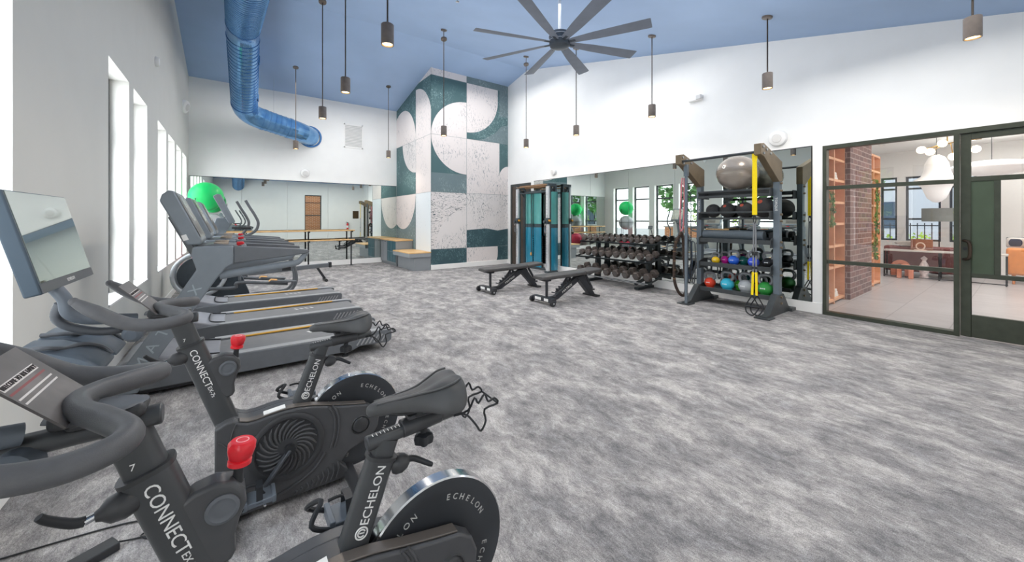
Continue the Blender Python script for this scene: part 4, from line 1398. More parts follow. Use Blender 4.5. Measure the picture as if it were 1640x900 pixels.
b = MB(); b.bb(6.84, 6.97, 7.95, 8.74, 2.12, 2.20); b.obj('stack_top', CB, cm, bevel=.005)
for x, z, h in ((XT + .05, 2.32, .045), (XT + .24, 2.30, .05), (XT + .05, 2.13, .035)):
    b = MB(); b.bb(x - .02, x + .02, Y1, Y2, z - h / 2, z + h / 2); b.obj('cross_beam', CW if z > 2.2 else CB, cm, bevel=.004)
b = MB(); b.tube([(XT - .03, Y1, 2.30), (XT - .12, Y1 + .18, 2.28), (XT - .14, Y1 + .45, 2.28), (XT - .14, Y2 - .45, 2.28), (XT - .12, Y2 - .18, 2.28), (XT - .03, Y2, 2.30)], .017, 12, smooth=4)
b.obj('pull_up_bar', CW, cm)
b = MB(); b.bb(XT + .24, XT + .29, Y1, Y2, .0, .05); b.obj('floor_beam', CB, cm)

rebase(cm)
# ------------------------------------------------------------------ steel storage rack
RS = mat('storage_rack_slate', '#6f7a83', .38, .35, noise=.06, nscale=10)
RSD = mat('storage_rack_dark', '#474b4d', .42, .3, noise=.08, nscale=14)
RSB = mat('storage_arm_bronze', '#83745f', .4, .35, noise=.1, nscale=8)
rk = thing('storage_rack', 'tall steel storage rack with shelves of kettlebells and balls, beside the glass storefront', 'storage rack', (6.5, 2.8, 0))
YR, YL = 2.205, 3.36
for y, nm in ((YR, 'R'), (YL, 'L')):
    b = MB(); b.bb(6.455, 6.555, y - .04, y + .04, .10, 2.25)
    p = b.obj('upright', RS, rk, bevel=.004)
    text('TORQUE', .045, LETTER, p, basis((6.4535, y, 1.62), (0, 0, -1), (0, 1, 0) if False else (0, -1, 0)), bold=1.1)
    b = MB()
    for z in (1.93, 1.82, 1.47, 1.37, 1.06, .98, .66, .57, .25, .16):
        sy = -1 if nm == 'R' else 1
        b.cyl((6.505, y + sy * .04, z), (6.505, y + sy * .065, z), .016, 8)
    b.obj('bolt', RSB, p)
    # foot
    b = MB()
    b.prism([(5.98, .0), (5.98, .03), (6.12, .05), (6.38, .29), (6.62, .29), (6.80, .09), (6.96, .03), (6.96, 0)], y - .045, y + .045, 'Y')
    b.bb(5.93, 6.14, y - .10, y + .10, 0, .018); b.bb(6.80, 6.97, y - .09, y + .09, 0, .05)
    b.obj('foot', RSD, rk, bevel=.006)
    # arm
    b = MB()
    b.prism([(6.56, 1.97), (6.56, 2.25), (5.90, 2.455), (5.80, 2.44), (5.80, 2.29), (5.90, 2.27), (6.45, 1.95)], y - .045, y + .045, 'Y')
    a = b.obj('arm', RSB, rk, bevel=.006)
    b = MB()
    for x, z in ((5.86, 2.40), (5.98, 2.37), (6.12, 2.33), (5.88, 2.31)):
        b.cyl((x, y - .045, z), (x, y - .06, z), .017, 8)
    b.obj('arm_bolt', ALU, a)
b = MB(); b.cyl((5.86, YR + .045, 2.335), (5.86, YL - .045, 2.335), .019, 14); b.obj('pull_up_bar', RSD, rk)
for z, nm in ((1.082, 'shelf'), (.682, 'shelf'), (.265, 'shelf')):
    b = MB()
    b.bb(6.40, 6.80, YR + .04, YL - .04, z - .035, z - .025)
    b.bb(6.385, 6.41, YR + .04, YL - .04, z - .065, z + .002); b.bb(6.79, 6.81, YR + .04, YL - .04, z - .04, z + .02)
    s_ = b.obj(nm, RSD, rk, bevel=.003)
    b = MB()
    for y in (YR + .046, YL - .046):
        b.prism([(6.37, z - .11), (6.37, z + .01), (6.50, z + .05), (6.66, z + .05), (6.66, z - .11)], y - .006, y + .006, 'Y')
    b.obj('shelf_bracket', RSD, s_)
b = MB()
b.bb(6.415, 6.435, YR + .04, YL - .04, 1.495, 1.525); b.bb(6.44, 6.46, YR + .04, YL - .04, 1.395, 1.425); b.bb(6.66, 6.68, YR + .04, YL - .04, 1.40, 1.43)
b.obj('ball_rail', RSD, rk, bevel=.003)
b = MB()
b.cyl((6.36, YR + .04, 1.845), (6.36, YL - .04, 1.845), .020, 14); b.bb(6.66, 6.70, YR + .04, YL - .04, 1.80, 1.86); b.bb(6.34, 6.37, YR + .04, YL - .04, 1.745, 1.785)
b.obj('ball_rail', RSD, rk, bevel=.003)
b = MB()
for y in (YR + .05, YL - .05):
    for z in (1.46, 1.81):
        b.prism([(6.35, z - .07), (6.35, z + .04), (6.5, z + .06), (6.70, z + .06), (6.70, z - .07)], y - .006, y + .006, 'Y')
b.obj('rail_bracket', RSD, rk)
b = MB(); b.bb(5.935, 5.965, YL - .075, YL - .035, .03, 2.29); b.bb(5.92, 5.98, YL - .085, YL - .025, 2.10, 2.29)
b.obj('anchor_bar', RS, rk, bevel=.003)

rebase(rk)
# exercise ball on top and medicine balls
SILV = mat('silver_ball', '#a89f95', .24, .55, noise=.04, nscale=4, coat=.4)
gb = thing('gym_ball', 'large silver-grey gym ball resting on the top rails of the storage rack', 'gym ball', (6.50, 2.76, 2.135))
b = MB(); b.ell((0, 0, 0), (.295, .305, .275), 44, 28); g = b.obj('ball_skin', SILV, gb)
b = MB()
for k in (-3, -2, -1, 0, 1, 2, 3):
    a = k * .09
    b.tube([Vector((.2965 * math.cos(a) * math.cos(t), .3065 * math.cos(a) * math.sin(t), .2765 * math.sin(a))) for t in [2 * PI * i / 60 for i in range(60)]], .0016, 5, closed=True)
b.obj('ridge', SILV, g)
b = MB(); b.cyl((-.272, .08, .085), (-.276, .08, .086), .024, 16); b.obj('badge', mat('badge_white', '#ece9e4', .5, noise=.03), g)
b = MB(); b.bar((-.2775, .092, .10), (-.2775, .072, .10), .003, .006); b.bar((-.2775, .072, .10), (-.2775, .092, .072), .003, .006); b.bar((-.2775, .092, .072), (-.2775, .072, .072), .003, .006); b.obj('badge_mark', BLACK, g)
MBALL = mat('medicine_ball_black', '#39393a', .7, noise=.12, nscale=40, bump=.25, bscale=160)
for k, (y, r, red) in enumerate(((3.178, .115, 0), (2.945, .12, 1), (2.685, .125, 1), (2.415, .155, 1))):
    lab = ['black medicine ball without red print, at the rope end of the rack', 'black medicine ball with red print, second from the rope end', 'black medicine ball with red print, third from the rope end', 'largest black medicine ball, behind the yellow strap'][k]
    t = thing('medicine_ball', lab, 'medicine ball', (6.588, y, 1.434 + r * .93), group='medicine balls on the rack')
    b = MB(); b.ell((0, 0, 0), r, 32, 20); s_ = b.obj('ball_skin', MBALL, t)
    b = MB(); b.tube([Vector((r * 1.004 * math.cos(a) * .8, r * 1.004 * math.sin(a), r * 1.004 * math.cos(a) * .6)) for a in [2 * PI * i / 40 for i in range(40)]], .003, 6, closed=True); b.obj('seam', BLACK, s_)
    if red:
        b = MB(); d = Vector((-.80, .05, .58)).normalized()
        b.lathe([(.001, r * 1.006), (r * .22, r * .983)], (0, 0, 0), d, 16); b.obj('print', mat('print_red', '#b5513f', .6, noise=.1), s_)
    else:
        b = MB(); d = Vector((-.75, .0, .66)).normalized(); b.lathe([(r * .18, r * .975), (r * .10, r * 1.05), (.001, r * 1.04)], (0, 0, 0), d, 14); b.obj('valve', RUBBER, s_)
t = thing('foam_roller', 'long dark foam roller lying along the middle shelf of the storage rack', 'foam roller', (6.52, 2.80, 1.14))
b = MB(); b.cyl((0, -.42, 0), (0, .50, 0), .078, 28); b.obj('roller', mat('roller_foam', '#4f585f', .5, noise=.08, nscale=40), t, bevel=.008)
t = thing('foam_roller', 'short black textured foam roller at the storefront end of the middle shelf', 'foam roller', (6.60, 2.30, 1.13))
b = MB(); b.cyl((0, -.035, 0), (0, .03, 0), .072, 24); b.obj('roller', RUBBER, t, bevel=.006)
t = thing('highlight_stick', 'painted highlight shaped as a slim stick lying behind the long foam roller', 'massage stick', (6.64, 3.0, 1.225))  # rod added for the orange reflection behind the roller
b = MB(); b.cyl((0, -.05, .0), (0, .33, .0), .014, 12); b.obj('stick', OAK, t)

# kettlebells
def make_kettlebell(m, r, label, loc, rz, hm=None):
    t = thing('kettlebell', label, 'kettlebell', loc, rz, 'kettlebells on the storage rack')
    b = MB()
    pr = [(r * .55, 0), (r * .72, .004)] + [(r * math.cos(a), r * .92 + r * math.sin(a) * .98) for a in [-.86 + 2.1 * i / 14 for i in range(15)]] + [(r * .25, r * 1.86), (.0005, r * 1.88)]
    b.lathe(pr, n=30)
    o = b.obj('bell', m, t)
    b = MB()
    h = r * 1.0
    b.tube([(0, -r * .55, r * 1.55), (0, -r * .86, r * 1.95), (0, -r * .80, r * 2.5), (0, -r * .5, r * 2.78), (0, 0, r * 2.82), (0, r * .5, r * 2.78), (0, r * .80, r * 2.5), (0, r * .86, r * 1.95), (0, r * .55, r * 1.55)], [r * .27, r * .24, r * .23, r * .23, r * .235, r * .23, r * .23, r * .24, r * .27], 12, smooth=4)
    b.obj('handle', hm or mat('kettlebell_handle', '#868a8e', .35, .5, noise=.1), t)
    b = MB(); b.lathe([(.001, r * 1.008), (r * .34, r * .955)], (0, 0, r * .92), Vector((-1, 0, .08)), 18, scale=(1, .5)); b.obj('weight_mark', mat('kettlebell_mark', '#d8dadb', .5, noise=.04), o)
    return t
def kmat(n_, c):
    return mat('kettlebell_' + n_, c, .3, noise=.05, nscale=20, coat=.3)
KB = [('red-orange kettlebell at the rope end of the bottom shelf', 'red', '#e2482f', .088, (6.55, 3.215, 0)),
      ('cyan kettlebell in the front of the bottom shelf', 'cyan', '#3bb4cf', .102, (6.53, 2.925, 0)),
      ('bright green kettlebell behind the cyan and silver ones', 'lime', '#4fae2f', .088, (6.70, 2.80, 0)),
      ('silver-grey kettlebell in the middle of the bottom shelf', 'silver', '#a3a7ab', .106, (6.53, 2.645, 0)),
      ('dark red kettlebell behind the yellow strap on the bottom shelf', 'crimson', '#c42f3a', .090, (6.70, 2.50, 0)),
      ('dark green kettlebell at the storefront end of the bottom shelf', 'green', '#2f8a3c', .108, (6.54, 2.372, 0)),
      ('small yellow kettlebell on the upper kettlebell shelf', 'yellow', '#ecc320', .062, (6.52, 3.105, 1)),
      ('magenta kettlebell behind the yellow one', 'magenta', '#d0279c', .066, (6.66, 3.02, 1)),
      ('bright blue kettlebell in the middle of the upper kettlebell shelf', 'blue', '#2a62cf', .080, (6.54, 2.83, 1)),
      ('dark teal kettlebell behind the bright blue one', 'teal', '#1f6d68', .074, (6.69, 2.75, 1)),
      ('violet-blue kettlebell behind the yellow strap on the upper kettlebell shelf', 'indigo', '#3f57cf', .080, (6.53, 2.535, 1)),
      ('black kettlebell at the storefront end of the upper kettlebell shelf', 'black', '#2b2c2e', .080, (6.60, 2.36, 1))]
for lab, nm, colr, r, (x, y, sh) in KB:
    make_kettlebell(kmat(nm, colr), r, lab, (x, y, (.242, .659)[sh]), random.uniform(-.12, .12))

# suspension trainer hanging from the near arm
st = thing('suspension_trainer', 'yellow and black suspension strap with triangle handles hanging from the rack arm', 'suspension trainer', (5.86, 2.262, 0))
b = MB()
b.loft([[Vector((x, y, z)) for x, y in ((-.006, -w_), (.006, -w_), (.006, w_), (-.006, w_))] for z, w_ in ((2.315, .03), (2.26, .034), (2.2, .026), (2.0, .03), (1.8, .028), (1.46, .03))])
b.tube([(0, -.025, 2.30), (-.012, -.025, 2.345), (0, -.02, 2.37), (.015, -.02, 2.34), (.01, -.025, 2.29)], .010, 8, smooth=3)
b.obj('yellow_strap', YELLOW, st)
b = MB(); b.tube([(0, 0, 1.46), (0, .018, 1.40), (0, .0, 1.34), (0, -.018, 1.40), (0, 0, 1.46)], .006, 8, smooth=3); b.box((0, 0, 1.44), (.02, .035, .03))
b.obj('buckle', BLACK, st)
for sg in (-1, 1):
    y = .020 * sg
    b = MB(); b.bar((0, y * .5, 1.36), (0, y, .64), .008, .018, (0, 1, 0)); b.obj('grey_strap', mat('grey_webbing', '#7b7d80', .7, noise=.08, nscale=90), st)
    b = MB(); b.box((0, y, .92), (.014, .030, .05)); b.box((0, y * 1.1, .72), (.014, .028, .03)); b.obj('strap_slider', BLACK, st)
    b = MB(); b.bar((0, y, .66), (-.01, y * 1.4, .34), .012, .028, (0, 1, 0)); b.obj('strap_cover', YELLOW, st)
    o_ = Vector((-.02 * sg, y * 1.2, 0))
    b = MB()
    b.tube([o_ + Vector((0, 0, .34)), o_ + Vector((-.02, .075, .19)), o_ + Vector((-.02, .078, .17))], .008, 8)
    b.tube([o_ + Vector((0, 0, .34)), o_ + Vector((.02, -.075, .19)), o_ + Vector((.02, -.078, .17))], .008, 8)
    b.tube([o_ + Vector((-.02, .078, .175)), o_ + Vector((-.05, .05, .10)), o_ + Vector((-.05, -.03, .07)), o_ + Vector((.02, -.078, .165))], .009, 8, smooth=4)
    h = b.obj('handle_strap', BLACK, st)
    b = MB(); b.cyl(o_ + Vector((-.02, .082, .178)), o_ + Vector((.02, -.082, .178)), .016, 14); b.obj('handle_grip', RUBBER, h)

# battle rope, chains and bands on the far side of the rack
ROPE = mat('battle_rope', '#3b302a', .85, noise=.35, nscale=45, bump=.5, bscale=90)
b = MB()
b.tube([(6.02, 3.46, 1.12), (5.99, 3.50, 1.02), (5.97, 3.52, .86), (5.965, 3.525, .55), (5.97, 3.52, .36), (6.0, 3.49, .22), (6.06, 3.46, .13), (6.15, 3.45, .12), (6.22, 3.46, .22), (6.22, 3.48, .5), (6.20, 3.49, .9), (6.15, 3.48, 1.10), (6.08, 3.47, 1.17), (6.02, 3.46, 1.12)], .024, 12, smooth=6)
ro = thing('battle_rope', 'thick brown-black battle rope looped beside the storage rack', 'rope', (6.1, 3.47, 0))
r_ = b.obj('rope_loop', ROPE, ro); r_.location = (-6.1, -3.47, 0)
b = MB()
for k in range(46):
    a = 2 * PI * k / 46
for z in (1.02, .86, .7, .55, .40):
    b.lathe([(.0255, -.006), (.027, 0), (.0255, .006)], (5.968 if z < .9 else 5.985, 3.522 if z < .9 else 3.505, z), (0, 0, 1), 12)
r2 = b.obj('rope_whipping', mat('rope_tan', '#7a6048', .9, noise=.2, nscale=40), ro); r2.location = (-6.1, -3.47, 0)
CH = mat('chain_steel', '#4d5257', .35, .8, noise=.15, nscale=40)
def chain(x, y, z0, z1, label, sway=.0):
    b = MB(); n_ = int((z1 - z0) / .034)
    for k in range(n_):
        z = z1 - k * .034 - .02
        pts = []
        for i in range(10):
            a = 2 * PI * i / 10
            u, v = .011 * math.cos(a), .021 * math.sin(a)
            pts.append((x + (u if k % 2 else 0) + sway * math.sin(k * .5), y + (0 if k % 2 else u), z + v))
        b.tube(pts, .0038, 6, closed=True)
    o = b.obj('hanging_chain', CH)
    return tag(o, label, 'chain', 'chains hung on the rack')
chain(6.30, 3.47, .32, 1.98, 'steel chain hanging on the rack post beside the rope', .006)
chain(6.36, 3.45, .30, 1.9, 'second steel chain hanging behind the first on the rack post', -.006)
JR = mat('jump_rope_red', '#c2757c', .5, noise=.3, nscale=60)
b = MB(); b.tube([(6.12, 3.47, 2.10), (6.10, 3.49, 1.6), (6.11, 3.50, 1.25), (6.15, 3.50, 1.20), (6.19, 3.49, 1.3), (6.18, 3.47, 1.7), (6.16, 3.46, 2.10)], .011, 8, smooth=5)
tag(b.obj('jump_rope', JR), 'pink and white beaded jump rope hanging by the anchor bar', 'jump rope')
BAND = mat('band_black', '#2c2d30', .6, noise=.1, nscale=40)
for k, (x, y, z0, z1, c_) in enumerate(((6.40, 3.50, .30, 1.0, BAND), (6.46, 3.52, .36, 1.0, mat('band_blue', '#3b4c63', .6, noise=.1)), (6.52, 3.49, .28, .98, mat('band_grey', '#56595c', .6, noise=.1)))):
    b = MB(); w_ = .028
    b.tube([(x, y - w_, z1), (x + .004, y - w_ * 1.3, (z0 + z1) / 2), (x, y - w_ * .6, z0 + .02), (x, y, z0), (x, y + w_ * .6, z0 + .02), (x - .004, y + w_ * 1.3, (z0 + z1) / 2), (x, y + w_, z1), (x, y, z1 + .025), (x, y - w_, z1)], .009, 8, smooth=4)
    tag(b.obj('resistance_band', c_), ['black looped resistance band hanging nearest the rope on the rack', 'dark blue looped resistance band hanging between the other two', 'grey looped resistance band hanging behind the others by the rack post'][k], 'resistance band', 'bands hung on the rack')
# ------------------------------------------------------------------ pendants
CAN = mat('pendant_can', '#766c64', .38, .3, noise=.1, nscale=20)
LAMP = mat('pendant_glow', '#fff1d8', .4, noise=.01, emit='#ffd08a', estr=9)
def make_pendant():
    t = thing('pendant_lamp', 'x', 'pendant lamp', group='black cylinder pendants')
    b = MB(); b.lathe([(.001, .21), (.060, .21), (.064, .205), (.064, 0), (.056, 0), (.054, .03), (.001, .032)], n=28)
    s = b.obj('lamp_shade', CAN, t)
    b = MB(); b.lathe([(.001, .024), (.046, .022), (.05, .012), (.001, .006)], n=24)
    b.obj('bulb', LAMP, t)
    return t
pend = make_pendant()
PXY = []
rows = ((1.28, 'the windows'), (3.66, 'the room centre'), (5.93, 'the right wall'))
cols = ((11.12, 'closest to the back wall'), (7.48, 'second from the back wall'), (5.75, 'third from the back wall'), (3.92, 'fourth from the back wall'), (2.13, 'fifth from the back wall'), (.33, 'last toward the entrance wall'))
first = True
for x, rn in rows:
    for y, cn in cols:
        if (x == 3.66 and y < 7) or (x == 5.93 and y > 11):
            continue
        zb = 3.20
        o = pend if first else copy_tree(pend)
        first = False
        o.location = (x, y, zb)
        o['label'] = 'black cylinder pendant in the row by %s, %s' % (rn, cn)
        zc = ceil_z(y)
        b = MB(); b.cyl((0, 0, .21), (0, 0, zc - zb), .009, 10); b.obj('rod', CAN, o)
        sl = .244 if y < RY else -.2166
        b = MB(); b.lathe([(.001, -.03), (.06, -.028), (.065, -.02), (.065, .01)], (0, 0, zc - zb), (0, -sl, 1), 24); b.obj('ceiling_canopy', CAN, o)
        PXY.append((x, y))

# ------------------------------------------------------------------ ceiling fan (at rest)
FAN = mat('fan_charcoal', '#4a5159', .32, .5, noise=.08, nscale=14)
BLADE = mat('fan_blade', '#666d79', .5, .1, noise=.06, nscale=8)
fan = thing('ceiling_fan', 'large eight-blade ceiling fan with dark hub on a white rod', 'ceiling fan', (3.72, 3.93, 3.86))
b = MB(); b.lathe([(.001, -.03), (.10, -.03), (.135, -.015), (.145, .01), (.145, .045), (.150, .05), (.150, .065), (.143, .07), (.146, .11), (.151, .115), (.151, .13), (.143, .135), (.135, .17), (.09, .19), (.03, .195)], n=40)
hub = b.obj('hub', FAN, fan)
b = MB(); b.lathe([(.152, .052), (.154, .057), (.152, .062)], n=40, caps=False); b.lathe([(.153, .118), (.155, .123), (.153, .128)], n=40, caps=False); b.obj('hub_ring', ALU, hub)
zc = ceil_z(3.93) - 3.86
b = MB(); b.cyl((0, 0, .19), (0, 0, zc), .020, 16); b.obj('down_rod', mat('rod_white', '#dfe2e8', .4, .2, noise=.02), fan)
b = MB(); b.lathe([(.03, zc - .10), (.085, zc - .06), (.09, zc + .03)], n=24); b.obj('ceiling_canopy', FAN, fan)
for k in range(8):
    a = math.radians(27 + 45 * k)
    R_ = Matrix.Rotation(a, 4, 'Z') @ Matrix.Rotation(math.radians(-13), 4, 'X')
    b = MB(); b.M = Matrix.Translation((0, 0, .035)) @ R_
    secs = []
    for r, w_, h_ in ((.13, .035, .014), (.20, .055, .016), (.5, .076, .014), (.9, .086, .012), (1.2, .092, .010), (1.23, .088, .007)):
        secs.append([Vector((r + (.0 if y < 0 else .0), y, z)) for y, z in ((-w_, 0), (-w_ * .5, h_ * .5), (w_ * .4, h_ * .5), (w_, 0), (w_ * .4, -h_ * .4), (-w_ * .5, -h_ * .4))])
    b.loft(secs)
    bl = b.obj('blade', BLADE, fan)
    b = MB(); b.M = Matrix.Translation((0, 0, .035)) @ R_; b.box((.17, 0, -.004), (.12, .04, .018)); b.obj('blade_bracket', FAN, bl, bevel=.004)

# ------------------------------------------------------------------ spiral duct
DUCT, nt, bs, _o = nodes_mat('duct_blue')
bs.inputs['Base Color'].default_value = lin('#5a90c2'); bs.inputs['Metallic'].default_value = .75; bs.inputs['Roughness'].default_value = .2
tc = N(nt, 'ShaderNodeTexCoord'); nn = N(nt, 'ShaderNodeTexNoise', Scale=6., Detail=2.); rr = ramp(nt, [(.3, '#5b90c4'), (.7, '#7dabd6')])
for a, q in ((tc.outputs['Object'], nn.inputs[0]), (nn.outputs['Fac'], rr.inputs[0]), (rr.outputs[0], bs.inputs['Base Color'])):
    nt.links.new(a, q)
du = thing('air_duct', 'large blue spiral duct running along the sloped ceiling and turning into the back wall', 'air duct')
RD = .265
P0, P1, P2 = Vector((.20, -1.38, 3.27)), Vector((.16, 7.2, 4.86)), Vector((.14, 8.9, 5.05))
P3, P4, P5 = Vector((.22, 11.75, 4.08)), Vector((1.46, 12.02, 3.84)), Vector((1.80, 12.49, 3.82))
def bend(a, b, c, r, n=7):
    """points of a rounded corner at b"""
    u, v = (a - b).normalized(), (c - b).normalized()
    p, q = b + u * r, b + v * r
    return [((1 - t) ** 2) * p + 2 * t * (1 - t) * b + t * t * q for t in [i / n for i in range(n + 1)]]
def duct_seg(name, a, b_, ribs=True):
    """spiral-seam duct: a slim raised seam every 90 mm"""
    d = (b_ - a); L = d.length
    prof = []
    n_ = int(L / .11)
    for k in range(n_):
        z = L * k / n_
        s = L / n_
        prof += [(RD, z), (RD, z + s * .78), (RD + .010, z + s * .82), (RD + .010, z + s * .92), (RD, z + s * .98)]
    prof.append((RD, L))
    b = MB(); b.lathe(prof, a, d, 36)
    return b.obj(name, DUCT, du)
b23 = bend(P2, P3, P4, .42); b12 = bend(P1, P2, P3, .25, 4); b45 = bend(P3, P4, P5, .26, 4)
duct_seg('duct_run', P0, b12[0]); duct_seg('duct_run', b12[-1], b23[0]); duct_seg('duct_run', b23[-1], b45[0])
for pts, nm in ((b12, 'duct_elbow'), (b23, 'duct_elbow'), (b45 + [P5], 'duct_elbow')):
    b = MB(); b.tube(pts, RD + .004, 36); b.obj(nm, DUCT, du, ang=8)
def band(p, d, w_=.06, r=RD + .014):
    b = MB(); b.lathe([(RD - .01, -w_ / 2), (r, -w_ / 2), (r, w_ / 2), (RD - .01, w_ / 2)], p, d, 36, caps=False); b.obj('duct_band', DUCT, du)
band(b12[0], P2 - P1); band(b12[-1], P3 - P2); band(b23[0], P3 - P2); band(b23[-1], P4 - P3); band(b45[0], P4 - P3)
b = MB(); b.lathe([(RD, 0), (RD + .05, 0), (RD + .05, .02), (RD, .02)], P5 - Vector((0, .02, 0)), (0, 1, 0), 36, caps=False); b.obj('wall_flange', DUCT, du)
for p, d in ((b12[-1].lerp(b23[0], .25), 1), (b12[-1].lerp(b23[0], .85), 1)):
    b = MB(); b.box(p + Vector((RD + .01, 0, 0)), (.02, .12, .16)); b.obj('duct_damper', DUCT, du, bevel=.003)
for p in (P1.lerp(P2, .3), b12[-1].lerp(b23[0], .55), b23[-1].lerp(b45[0], .4)):
    b = MB(); b.cyl((p.x, p.y, p.z + RD), (p.x, p.y, ceil_z(p.y)), .003, 6); b.obj('hanger_wire', ALU, du)

# ------------------------------------------------------------------ things on the walls and ceiling
def vent(name, label, x0, x1, z0, z1):
    t = thing(name, label, 'vent', ((x0 + x1) / 2, YB, (z0 + z1) / 2))
    w_, h_ = (x1 - x0) / 2, (z1 - z0) / 2
    b = MB()
    for q in ((-w_, w_, -h_, -h_ + .03), (-w_, w_, h_ - .03, h_), (-w_, -w_ + .03, -h_, h_), (w_ - .03, w_, -h_, h_)):
        b.bb(q[0], q[1], -.014, -.001, q[2], q[3])
    b.obj('frame', TRIM, t)
    b = MB(); n_ = 16
    for k in range(n_):
        z = -h_ + .035 + (2 * h_ - .07) * k / (n_ - 1)
        b.bar((-w_ + .03, -.007, z), (w_ - .03, -.007, z), .012, .012)
    b.obj('louvre', TRIM, t)
    b = MB(); b.bb(-w_ + .03, w_ - .03, -.003, -.001, -h_ + .03, h_ - .03); b.obj('backing', mat('vent_shade', '#c9c9c7', .7, noise=.02), t)
vent('return_vent', 'white louvred return air vent high on the back wall', 2.74, 3.30, 3.62, 4.36)
def speaker(label, loc, nrm, r=.085):
    t = thing('wall_speaker', label, 'speaker', loc)
    b = MB(); b.lathe([(r, 0), (r, .05), (r * .92, .07), (r * .6, .085), (.001, .09)], (0, 0, 0), nrm, 28); b.obj('speaker_body', WHITEPL, t)
    b = MB(); b.lathe([(r * .55, .088), (r * .5, .094), (.001, .097)], (0, 0, 0), nrm, 24); b.obj('speaker_grille', mat('grille_white', '#dddcda', .6, noise=.05, nscale=300), t)
speaker('round white speaker above the back wall mirror', (1.67, YB, 2.75), (0, -1, -.15), .12)
speaker('round white speaker on the right wall above the storage rack', (XR, 2.357, 2.69), (-1, 0, -.15), .125)
speaker('round white speaker high on the window wall near the corner', (XL, 11.2, 3.93), (1, -.3, -.25), .15)
speaker('small round white speaker above the cable machine on the right wall', (XR, 7.60, 2.69), (-1, 0, -.1), .10)
t = thing('emergency_light', 'white emergency light unit mounted high on the right wall', 'emergency light', (XR, 3.69, 3.66))
b = MB(); b.bb(-.07, 0, -.13, .13, -.05, .05); b.obj('lamp_body', WHITEPL, t, bevel=.02, seg=4)
b = MB(); b.bb(-.085, -.06, -.125, -.03, -.042, .042); b.obj('lamp_lens', mat('lens_grey', '#cfcfce', .2, noise=.03), t, bevel=.01)
t = thing('smoke_detector', 'small white smoke detector with dark vent high on the window wall', 'smoke detector', (XL, 7.5, 3.69))
b = MB(); b.lathe([(.07, 0), (.07, .02), (.055, .045), (.001, .05)], (0, 0, 0), (1, 0, 0), 24); b.obj('detector_body', WHITEPL, t)
b = MB(); b.lathe([(.056, .022), (.060, .03), (.052, .042)], (0, 0, 0), (1, 0, 0), 24, caps=False); b.obj('detector_vent', BLACK, t)
t = thing('sprinkler_head', 'tiny bright sprinkler head on the blue ceiling beside the fan', 'sprinkler', (2.96, 5.55, ceil_z(5.55)))
b = MB(); b.lathe([(.03, 0), (.03, -.01), (.012, -.015), (.012, -.05), (.03, -.055), (.001, -.06)], n=16); b.obj('sprinkler_body', CHROME, t)

# fire extinguisher, plaque and switches on the wall behind the camera (seen in the mirror)
t = thing('fire_extinguisher', 'red fire extinguisher hung on the entrance wall, seen in the back mirror', 'fire extinguisher', (5.98, YN + .07, .72))
b = MB(); b.lathe([(.055, 0), (.06, .02), (.06, .34), (.045, .40), (.02, .43), (.02, .46)], n=24); b.obj('cylinder_body', RED, t)
b = MB(); b.bar((0, 0, .47), (-.10, 0, .52), .02, .012); b.bar((0, 0, .46), (-.09, 0, .46), .02, .012); b.cyl((0, 0, .44), (0, 0, .49), .022, 12); b.obj('valve_handle', BLACK, t)
b = MB(); b.tube([(.03, 0, .46), (.08, .02, .40), (.085, .02, .2), (.08, .02, .1)], .010, 8, smooth=4); b.obj('hose', RUBBER, t)
b = MB(); b.lathe([(.0605, .12), (.0605, .26)], n=24, caps=False); b.obj('paper_label', LETTER, t)
t = thing('wall_plaque', 'square dark bronze plaque on the entrance wall, seen in the back mirror', 'plaque', (6.5, YN, 1.69))
b = MB(); b.bb(-.18, .18, 0, .02, -.25, .25); b.obj('plate', mat('bronze_plaque', '#5b4a35', .4, .5, noise=.15), t, bevel=.004)

# ------------------------------------------------------------------ ballet barre
bar = thing('ballet_barre', 'two-rail ballet barre with wooden rails on black posts before the back mirror', 'ballet barre', (1.72, 12.2, 0))
for x in (-1.9, 0, 1.16):
    b = MB(); b.cyl((x, 0, .0), (x, 0, 1.075), .021, 14); b.cyl((x, 0, 0), (x, 0, .01), .05, 18)
    p = b.obj('post', BLACK, bar)
    b = MB()
    for z in (1.055, .775):
        b.bar((x, -.10, z - .025), (x, .02, z - .025), .03, .012); b.cyl((x - .03, -.09, z - .02), (x + .03, -.09, z - .02), .026, 12)
    b.obj('rail_bracket', BLACK, p)
for z in (1.062, .782):
    b = MB(); b.cyl((-2.2, -.09, z), (1.24, -.09, z), .021, 16); b.obj('rail', OAK, bar)

# ------------------------------------------------------------------ locker unit and bench box below the mural
LK = mat('locker_grey', '#878c90', .5, noise=.03, nscale=6)
LKT = mat('locker_teal', '#2f5964', .4, noise=.06, nscale=10)
lk = thing('cubby_locker', 'grey locker unit with teal cubbies and oak top below the mural wall', 'locker', (4.1, 11.8, 0))
LX = 3.86 - 4.1
b = MB(); b.bb(LX + .03, .275, -.72, .69, .0, .08); b.obj('plinth', mat('plinth_grey', '#7c8084', .5, noise=.03), lk)
b = MB(); b.bb(LX, .275, -.74, .69, .08, .745); cs = b.obj('carcass', LK, lk, bevel=.002)
b = MB(); b.bb(LX - .03, .275, -.76, .695, .745, .785); b.obj('top_board', OAK, lk, bevel=.004)
for r_ in range(2):
    for c_ in range(3):
        b = MB(); y0 = -.72 + c_ * .245; z0 = .11 + r_ * .315
        b.bb(LX - .012, LX + .002, y0 + .005, y0 + .235, z0 + .005, z0 + .305); b.obj('cubby_door', LKT, lk, bevel=.003)
